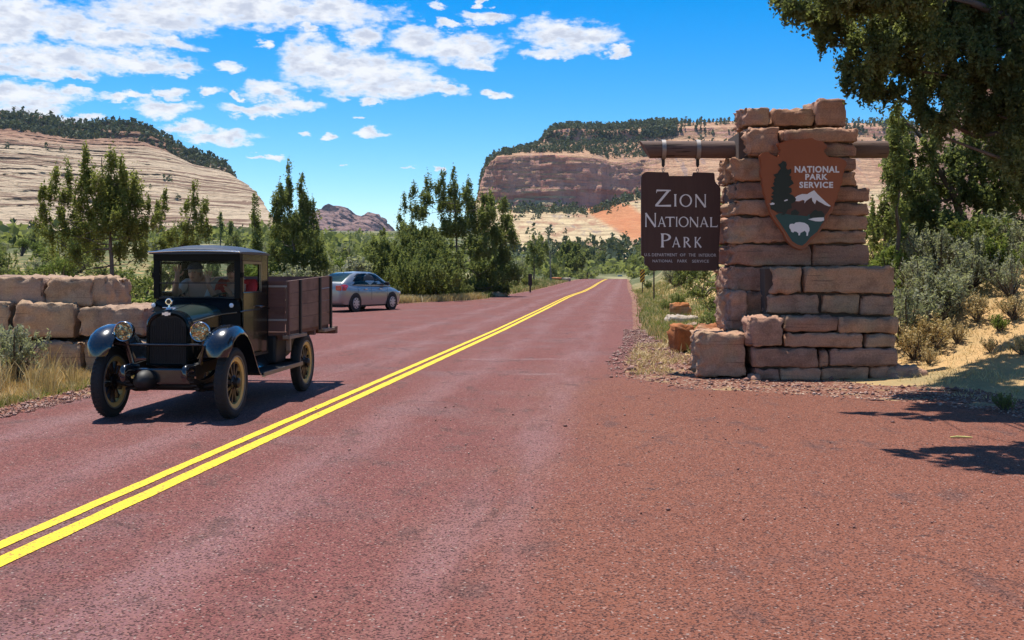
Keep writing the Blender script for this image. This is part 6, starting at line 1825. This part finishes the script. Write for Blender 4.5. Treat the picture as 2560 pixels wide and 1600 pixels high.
def size_word(h): return 'low' if h < .8 else 'waist high' if h < 1.15 else 'shoulder high' if h < 1.6 else 'tall' if h < 2.2 else 'very tall'
SH = {}
def shrub(kind_, leafm, var, label, x, y, h, group, name=None, cat='bush', stemm=None):
    key = (kind_, leafm.name, var)
    if key not in SH:
        a, b = shrub_meshes(kind_, 500 + len(SH) * 7)
        a.materials.append(stemm or BARK); b.materials.append(leafm)
        SH[key] = (a, b)
    a, b = SH[key]
    r = thing(name or {'sage': 'sagebrush', 'rabbit': 'rabbitbrush', 'bush': 'desert_bush'}[kind_], label, cat, (x, y, gz(x, y) - .02), (0, 0, random.uniform(0, 6.28)), group)
    k = h * random.uniform(.94, 1.06)
    w = random.uniform(.95, 1.25)
    r.scale = (k * w, k * w, k)
    add('stems', a, None, r); add('foliage', b, None, r)
    return r
def at(dx, dy, Z=None):
    """ground point under a disp pixel; depth from the flat ground unless given"""
    s = 2560 / 2420
    if Z is None:
        Z = EYE * FPX / (dy * s - HZP)
    return (dx * s - CXP) / FPX * Z, Z

# --- named ones near the camera
for dx, Z, h, kd, lm, lab in (
        (28, 15.2, 1.02, 'sage', G_SAGE, 'silvery sagebrush with a dark twisted stem in front of the stone wall'),
        (-60, 14.6, .8, 'sage', G_SAGE, 'second sagebrush at the near end of the stone wall'),
        (285, 21.0, 1.45, 'bush', G_BRIGHT, 'bright green bush behind the end of the stone wall'),
        (340, 22.5, 1.3, 'bush', G_SCRUB, 'olive bush behind the truck windshield beyond the wall'),
        (235, 24, 1.2, 'bush', G_SCRUB, 'low olive bush under the tall pine behind the wall'),
        (2140, 18.2, 1.15, 'sage', G_SAGE, 'tall silver sagebrush touching the east side of the monument'),
        (2185, 19.4, 1.15, 'sage', G_SAGE, 'tallest silver sagebrush on the east bank'),
        (2250, 18.7, .85, 'sage', G_SAGE, 'silver sagebrush at the top of the sandy slope'),
        (2320, 19.5, .80, 'sage', G_SAGE, 'wide silver sagebrush under the dark juniper'),
        (2390, 18.6, .80, 'sage', G_SAGE, 'silver sagebrush at the east edge of the sandy slope'),
        (2455, 19.2, .85, 'sage', G_SAGE, 'sagebrush farthest east along the bank'),
        (2160, 17.4, .62, 'sage', G_STRAW, 'low dry brown bush at the foot of the silver sagebrush'),
        (2205, 17.6, .70, 'sage', G_STRAW, 'straw coloured dry bush beside the sandy track'),
        (2360, 17.4, .30, 'rabbit', G_BRIGHT, 'small bright green tuft on the sandy slope'),
        (2375, 12.3, .22, 'rabbit', G_SCRUB, 'small green weed in the tree shade on the bank'),
        (2165, 21.0, 1.2, 'sage', G_SAGE, 'silver sagebrush behind the tallest one by the monument'),
        (2215, 20.6, 1.15, 'sage', G_SAGE, 'full silver sagebrush in the second row on the bank'),
        (2262, 21.4, 1.1, 'sage', G_SAGE, 'silver sagebrush in the back row below the dark juniper'),
        (2305, 20.8, 1.1, 'rabbit', G_GRASS, 'pale green brush between two sagebrushes on the bank'),
        (2345, 21.3, 1.05, 'sage', G_SAGE, 'back row sagebrush in front of the juniper trunk'),
        (2400, 20.5, 1.1, 'sage', G_SAGE, 'round sagebrush high on the bank at the frame edge'),
        (2285, 19.2, .85, 'sage', G_SAGE, 'front sagebrush at the lip of the sandy slope'),
        (2212, 18.6, .95, 'sage', G_SAGE, 'sagebrush between the monument and the sandy slope'),
        (2360, 19.3, .75, 'rabbit', G_BRIGHT, 'green brush at the lip of the sandy slope'),
        (2195, 16.9, .34, 'sage', G_STRAW, 'low dry tuft at the foot of the sandy slope near the monument'),
        (2262, 17.5, .42, 'sage', G_STRAW, 'dry straw bush in the middle of the sandy slope'),
        (2310, 18.0, .50, 'sage', G_STRAW, 'dry straw bush higher on the sandy slope'),
        (2395, 17.7, .45, 'sage', G_STRAW, 'dry straw bush at the east side of the sandy slope'),
        (2340, 16.6, .28, 'sage', G_STRAW, 'small dry tuft just above the tree shadow on the bank'),
        (2415, 16.2, .30, 'sage', G_STRAW, 'dry tuft in the tree shadow at the frame edge'),
        (2102, 20.6, 1.35, 'rabbit', G_BRIGHT, 'spiky bright green bush right of the monument'),
        (2080, 22.5, 1.2, 'rabbit', G_YEL, 'yellow green bush half hidden behind the monument'),
        (2150, 23.5, 1.7, 'rabbit', G_BRIGHT, 'upright green brush below the dark juniper')):
    x, y = at(dx, 0, Z)
    shrub(kd, lm, int(Z * 10) % 3, lab, x, y, h, None)

# --- verges
rv = np.random.default_rng(77)
for i in range(22):                                             # left verge beyond the pull-out
    y = 55 + 62 * (i / 21) ** 1.2 + rv.uniform(-1, 1)
    off = rv.uniform(1.0, 3.6)
    x = float(road_l(y)) - off
    kd, lm, lab, h = ((('rabbit', G_YEL, 'yellow green rabbitbrush on the left verge', .95), ('rabbit', G_BRIGHT, 'fresh green brush on the left verge', .85), ('sage', G_SAGE, 'grey sage on the left verge', .8), ('bush', G_SCRUB, 'olive bush on the left verge', 1.0))[int(rv.integers(0, 4))])
    h *= rv.uniform(.7, 1.25); w_, d_ = where(x, y)
    shrub(kd, lm, i % 3, '%s %s %s, %s' % (size_word(h), d_, lab, w_), x, y, h, 'verge bushes left of the road')
for i in range(34):                                             # right verge between road and monument
    y = 24 + 70 * (i / 33) ** 1.25 + rv.uniform(-1, 1)
    off = rv.uniform(1.2, 2.2 + y * .09)
    x = float(road_r(y)) + off
    kd, lm, lab, h = ((('rabbit', G_BRIGHT, 'fresh green brush on the right verge', .8), ('sage', G_SAGE, 'grey sage on the right verge', .75), ('bush', G_SCRUB, 'olive bush on the right verge', .85), ('rabbit', G_GRASS, 'pale green grassy brush on the right verge', .7))[int(rv.integers(0, 4))])
    h *= rv.uniform(.7, 1.2) * (.8 + .006 * y); w_, d_ = where(x, y)
    shrub(kd, lm, i % 3, '%s %s %s, %s' % (size_word(h), d_, lab, w_), x, y, h, 'verge bushes right of the road')
# --- the flats on either side, out to a few hundred metres
def field(n, x0f, x1f, y0, y1, labs, group, seed, hs=(1.0, 2.4)):
    rg = np.random.default_rng(seed)
    k = 0; placed = []
    while k < n:
        y = y0 * (y1 / y0) ** rg.uniform(0, 1)
        dx = rg.uniform(x0f, x1f)
        x = (dx - 1210) / 2500 * y
        if float(road_l(y)) - 2.5 < x < float(road_r(y)) + 2.5: continue
        if any((x - a) ** 2 + (y - b) ** 2 < (.022 * y) ** 2 for a, b in placed): continue
        placed.append((x, y))
        kd, lm, lab = labs[int(rg.integers(0, len(labs)))]
        hgt = rg.uniform(*hs) * (.75 + .0028 * y)
        w_, d_ = where(x, y)
        shrub(kd, lm, k % 4, '%s %s %s, %s' % (size_word(hgt), d_, lab, w_), x, y, hgt, group)
        k += 1
field(96, -60, 800, 36, 250, [('bush', G_SCRUB, 'olive bush'), ('bush', G_JUN, 'dark green bush'), ('sage', G_SAGE, 'grey sagebrush'), ('bush', G_BRIGHT, 'light green bush'), ('bush', G_SCRUB, 'olive bush')], 'bushes on the west flats', 91, (1.1, 2.7))
field(34, 760, 1420, 66, 230, [('bush', G_SCRUB, 'olive bush'), ('bush', G_JUN, 'dark green bush'), ('sage', G_SAGE, 'grey twiggy bush')], 'bushes behind the pull-out', 92)
field(40, 1560, 2130, 40, 200, [('bush', G_SCRUB, 'olive bush'), ('bush', G_JUN, 'dark green bush'), ('sage', G_SAGE, 'grey sagebrush')], 'bushes behind the monument', 93)
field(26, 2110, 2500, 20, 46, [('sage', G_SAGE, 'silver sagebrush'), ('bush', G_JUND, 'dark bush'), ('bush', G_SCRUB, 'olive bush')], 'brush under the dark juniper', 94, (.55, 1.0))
field(18, 1380, 1560, 235, 420, [('bush', G_JUN, 'dark green bush past the rise'), ('bush', G_SCRUB, 'olive bush past the rise')], 'bushes beyond the rise', 95, (2.6, 4.4))
x, y = at(838, 0, 56); shrub('bush', G_SAGE, 9, 'grey twiggy half dead bush behind the parked car', x, y, 2.3, None, None, 'bush', DEADW)
x, y = at(795, 0, 58); shrub('sage', G_SAGE, 8, 'bare silvery brush left of the grey twiggy bush', x, y, 2.0, None, None, 'bush', DEADW)

# --- scrub too far to count
rg = np.random.default_rng(5)
n = 8200
yy_ = 150 * (700 / 150) ** rg.uniform(0, 1, n)
xx_ = (rg.uniform(-300, 2500, n) - 1210) / 2500 * yy_
yy_ = np.concatenate([yy_, rg.uniform(225, 430, 900)]); xx_ = np.concatenate([xx_, np.zeros(900)])
xx_[n:] = (rg.uniform(1370, 1600, 900) - 1210) / 2500 * yy_[n:]
ok = (np.abs(xx_ - road_c(yy_)) > np.where(yy_ < 215, 6, np.where(yy_ < 305, 4.6, 0))) & ((fbm(np.stack([xx_ * .02, yy_ * .012, 0 * xx_], -1), 3, 8) > -.28) | (np.arange(len(xx_)) >= n))
xx_, yy_ = xx_[ok], yy_[ok]
zz_ = ground_z(xx_, yy_)
hh = rg.uniform(.8, 2.6, len(xx_)) * (1 + (rg.uniform(0, 1, len(xx_)) > .9) * 1.0)
per = 14
c = np.repeat(np.stack([xx_, yy_, zz_], -1), per, 0); hr_ = np.repeat(hh, per)
d = rg.normal(size=c.shape); d /= np.linalg.norm(d, axis=1, keepdims=True)
c = c + d * hr_[:, None] * np.array([.55, .55, .42]) * rg.uniform(.5, 1, (len(c), 1)) + np.array([0, 0, .42]) * hr_[:, None]
kind(add('scrub', leaf_mesh('scrub', leaf_arrays(c, hr_ * .42, rg, .6, .2)), G_SCRUB), 'stuff')

# ================================================================== GRASS, GRAVEL
def grass(name, xs, ys, h, w, m, seed, lean=.35):
    rg = np.random.default_rng(seed)
    n = len(xs)
    z = ground_z(xs, ys) - .02
    a = rg.uniform(0, 2 * np.pi, n)
    hh = h * rg.uniform(.4, 1.25, n); ww = w * rg.uniform(.6, 1.4, n)
    ln = rg.normal(size=(n, 2)) * lean * hh[:, None]
    b = np.stack([xs, ys, z], -1)
    u = np.stack([np.cos(a), np.sin(a), 0 * a], -1) * ww[:, None] * .5
    mid = b + np.concatenate([ln * .35, (hh * .6)[:, None]], 1)
    tip = b + np.concatenate([ln, hh[:, None]], 1)
    V = np.stack([b - u, b + u, mid + u * .7, mid - u * .7, tip], 1).reshape(-1, 3)
    k = np.arange(n)[:, None] * 5
    F4 = k + np.array([[0, 1, 2, 3]]); F3 = k + np.array([[3, 2, 4, 4]])
    me = bpy.data.meshes.new(name)
    F3 = F3[:, :3]
    me.vertices.add(len(V)); me.vertices.foreach_set('co', V.astype(np.float32).ravel())
    lp = np.concatenate([F4.ravel(), F3.ravel()]).astype(np.int32)
    me.loops.add(len(lp)); me.loops.foreach_set('vertex_index', lp)
    st = np.concatenate([np.arange(n) * 4, n * 4 + np.arange(n) * 3]).astype(np.int32)
    tt = np.concatenate([np.full(n, 4), np.full(n, 3)]).astype(np.int32)
    me.polygons.add(2 * n); me.polygons.foreach_set('loop_start', st); me.polygons.foreach_set('loop_total', tt)
    me.update(calc_edges=True)
    return kind(add(name, me, m), 'stuff')
def tufts(n, per, xf, spread, seed):
    rg = np.random.default_rng(seed)
    cx, cy = xf(rg, n)
    x = np.repeat(cx, per) + rg.normal(size=n * per) * spread
    y = np.repeat(cy, per) + rg.normal(size=n * per) * spread
    return x, y
def r_left(rg, n):
    y = rg.uniform(8.5, 17.6, n); return road_l(y) - .55 - np.abs(rg.normal(size=n)) * 1.3, y
def r_leftg(rg, n):
    y = rg.uniform(8.5, 18.0, n); return road_l(y) - .55 - rg.uniform(0, .35, n), y
def r_pull(rg, n):
    y = rg.uniform(50.6, 62, n); return road_l(y) - .2 - np.abs(rg.normal(size=n)) * 1.1, y
def r_pull2(rg, n):
    x = rg.uniform(-16, -5, n); return x, np.interp(x, [-16, -10, -5.75], [47, 51, 52.6]) + np.abs(rg.normal(size=n)) * 1.0
def r_far(rg, n):
    y = rg.uniform(60, 150, n); return road_l(y) - .3 - np.abs(rg.normal(size=n)) * 1.6, y
def r_right(rg, n):
    y = 17.5 * (95 / 17.5) ** rg.uniform(0, 1, n); return np.maximum(apr(y), road_r(y) + .4) + np.abs(rg.normal(size=n)) * (.6 + .02 * y), y
def r_bank(rg, n):
    x = rg.uniform(5.6, 11.5, n); return x, rg.uniform(13.2, 20, n)
def r_mon(rg, n):
    x = rg.uniform(1.9, 3.3, n); return x, rg.uniform(16.6, 24, n)
def keep_off(xy, lo=.0):
    x, y = xy
    k = (x < road_l(y) - lo) | (x > road_r(y) + lo)
    k &= ~((x > 2.6) & (x < 6.0) & (y > 15.6) & (y < 18.6))
    return x[k], y[k]
grass('dry_grass', *keep_off(tufts(1500, 12, r_left, .06, 1), .3), .14, .011, G_STRAW, 11)
grass('dry_grass', *keep_off(tufts(60, 26, r_left, .05, 21), .3), .42, .014, G_STRAW, 31, .3)
grass('green_grass', *keep_off(tufts(330, 12, r_leftg, .06, 2), .25), .09, .016, G_GRASS, 12, .6)
grass('dry_grass', *keep_off(tufts(520, 14, r_pull, .16, 3), .1), .34, .035, G_STRAW, 13)
grass('dry_grass', *keep_off(tufts(420, 14, r_pull2, .16, 4), .1), .36, .035, G_STRAW, 14)
grass('green_grass', *keep_off(tufts(420, 12, r_far, .2, 5), .1), .36, .06, G_GRASS, 15)
grass('dry_grass', *keep_off(tufts(360, 12, r_far, .2, 6), .1), .34, .06, G_STRAW, 16)
grass('dry_grass', *keep_off(tufts(950, 12, r_right, .11, 7), .1), .22, .026, G_STRAW, 17)
grass('green_grass', *keep_off(tufts(520, 12, r_right, .13, 8), .1), .26, .030, G_GRASS, 18)
grass('dry_grass', *keep_off(tufts(1100, 10, r_bank, .07, 9), .1), .085, .008, G_STRAW, 19, .8)
grass('dry_grass', *keep_off(tufts(330, 9, r_mon, .08, 10), .1), .10, .014, G_STRAW, 20, .8)

def pebbles(name, xs, ys, s, m, seed, dz=0.0):
    rg = np.random.default_rng(seed)
    n = len(xs)
    o6 = np.array([[1, 0, 0], [0, 1, 0], [-1, 0, 0], [0, -1, 0], [0, 0, .7], [0, 0, -.5]], float)
    f8 = np.array([[0, 1, 4], [1, 2, 4], [2, 3, 4], [3, 0, 4], [1, 0, 5], [2, 1, 5], [3, 2, 5], [0, 3, 5]])
    ss = s * rg.lognormal(0, .45, n)
    a = rg.uniform(0, 6.28, n)
    v = o6[None] * (1 + .35 * rg.uniform(-1, 1, (n, 6, 3))) * ss[:, None, None]
    ca, sa = np.cos(a)[:, None], np.sin(a)[:, None]
    X = v[..., 0] * ca - v[..., 1] * sa; Y = v[..., 0] * sa + v[..., 1] * ca
    z = ground_z(xs, ys) + dz
    V = np.stack([X + xs[:, None], Y + ys[:, None], v[..., 2] + (z + ss * .2)[:, None]], -1).reshape(-1, 3)
    F = (np.arange(n)[:, None, None] * 6 + f8[None]).reshape(-1, 3)
    return kind(add(name, mesh_np(name, V, F), m), 'stuff')
M_PEB = leaf_mat('red_pebbles', (.10, .042, .032), (.25, .125, .10), (.52, .38, .31), 2.0, None, 0)
rg = np.random.default_rng(44)
y = rg.uniform(9, 30, 5200); t0 = rg.uniform(0, 1, 5200)
xa = road_r(y) - .25; xb = np.maximum(apr(y), road_r(y) + .4) + .15
x = xa + (xb - xa) * t0
k = ~((x > 3.0) & (x < 5.8) & (y > 16.0) & (y < 18.4))
pebbles('gravel', x[k], y[k], .016, M_PEB, 3)
y = rg.uniform(7, 18, 2600); pebbles('gravel', road_l(y) + .1 - np.abs(rg.normal(size=2600)) * .3, y, .014, M_PEB, 4)
y = rg.uniform(3.5, 14, 700); x = road_r(y) - np.abs(rg.normal(size=700)) * 5
pebbles('gravel', x, y, .007, M_PEB, 5, .004)

# ================================================================== ROAD FURNITURE AND SMALL THINGS
M_POSTB = plain('brown_marker_plastic', (.035, .018, .014), .6, 0, .15, 20)
def marker_post(label, dx, Z, h, w, top_frac):
    s = 2560 / 2420
    x = (dx * s - CXP) / FPX * Z
    r = thing('marker_post', label, 'post', (x, Z, gz(x, Z)), (0, 0, 0), 'marker posts along the road')
    MB().box(-w * .22, w * .22, -.02, .02, -.1, h * (1 - top_frac)).build('stem', M_POSTB, r)
    MB().box(-w / 2, w / 2, -.03, .03, h * (1 - top_frac), h, .02).build('blade', M_POSTB, r)
    return r
marker_post('dark brown flat marker post among yellow green brush left of the road', 1253, 82, 1.45, .30, .64)
marker_post('smaller dark marker post at the far rise on the left verge', 1388, 228, 1.6, .34, .6)
mark = thing('object_marker', 'yellow and black diagonally striped marker panel at the road edge under the hanging sign', 'road sign')
Zm = 70.0
pm = P(1606, 706, Zm); mark.location = (pm.x, Zm, gz(pm.x, Zm))
zb_ = pm.z - mark.location.z
MARKY = plain('yellow_sheeting', (.80, .42, .02), .5, 0, .1, 10)
MB().box(-.03, .03, .012, .06, -.1, zb_ + .8).build('post', M_POSTB, mark)
pw_, ph_ = .31, .86
pan = MB().box(-pw_ / 2, pw_ / 2, -.008, .008, zb_, zb_ + ph_).build('panel', MARKY, mark)
for k in range(5):                                         # black bars falling to the left
    c0 = zb_ - .06 + k * .225
    raw = [(-pw_ / 2, c0 - .16), (pw_ / 2, c0 + .15), (pw_ / 2, c0 + .265), (-pw_ / 2, c0 - .045)]
    def clipz(poly, lo, hi):
        for sgn, lim in ((1, lo), (-1, hi)):
            out = []
            for i in range(len(poly)):
                a, b = poly[i], poly[(i + 1) % len(poly)]
                ia, ib = sgn * a[1] >= sgn * lim, sgn * b[1] >= sgn * lim
                if ia: out.append(a)
                if ia != ib:
                    f = (lim - a[1]) / (b[1] - a[1]); out.append((a[0] + (b[0] - a[0]) * f, lim))
            poly = out
            if not poly: break
        return poly
    pl_ = clipz(raw, zb_ + .004, zb_ + ph_ - .004)
    if len(pl_) >= 3:
        MB().prism(pl_[::-1], -.013, -.0095).build('stripe', M_POSTB, pan)
sp_ = thing('sign_post', 'thin dark post of a road sign seen under the hanging board', 'post', (0, 0, 0))
xx = (1634.8 - CXP) / FPX * 56; sp_.location = (xx, 56, gz(xx, 56))
MB().box(-.035, .035, -.03, .03, -.1, 2.35).build('pole', M_POSTB, sp_)
MB().box(-.30, .30, -.045, -.031, 1.75, 2.35, .01).build('plate', M_STRAP, sp_)
x, y = at(2270, 1036)
st_ = MB(); st_.tube([(-.10, 0, .008), (-.03, .012, .011), (.05, .002, .009), (.11, -.012, .008)], [.007, .010, .009, .005], 6)
tag(st_.build('stick', plain('pale_yellow_wood', (.62, .52, .16), .8, 0, .15, 20), None, 60, (x, y, gz(x, y) + .004)), 'pale yellow stick lying on the red apron near the tree shadow', 'stick')
for i, (dx, dy, w, h_, m_) in enumerate(((1314, 662, .8, .55, M_RED), (1331, 660, 1.0, .5, M_PALE), (1180, 690, .5, .3, M_PALE))):
    Z = (146, 152, 66)[i]
    x, y = at(dx, 0, Z)
    o = add('rock', stone_mesh('rock', -w, w, -w * .5, w * .5, -.05, h_, 400 + i, .12, .06, .1, .12), m_, None, (x, y, gz(x, y)), (0, 0, .4 * i))
    tag(o, ('orange rock on the left verge near the far bend', 'pale rock beside the orange one at the far bend', 'pale rock in the yellow brush left of the road')[i], 'rock')

# ================================================================== AIR
HAZE = 0.00005
if HAZE:
    hm = bpy.data.materials.new('thin_blue_air'); hm.use_nodes = True
    t = NT(hm.node_tree); hm.node_tree.nodes.clear()
    pv_ = t.n('ShaderNodeVolumePrincipled', {'Color': (.62, .76, 1.0, 1), 'Density': HAZE, 'Anisotropy': 0.2})
    t.n('ShaderNodeOutputMaterial', {1: pv_.outputs[0]})
    lo = min(min((o.matrix_basis @ Vector(c)).z for c in o.bound_box) for o in SC.objects if o.type == 'MESH' and o.parent is None)
    hi = max(max((o.matrix_basis @ Vector(c)).z for c in o.bound_box) for o in SC.objects if o.type == 'MESH' and o.parent is None)
    kind(MB().box(-3700, 3700, -140, 4600, lo - 1, hi + 4).build('haze', hm), 'stuff')
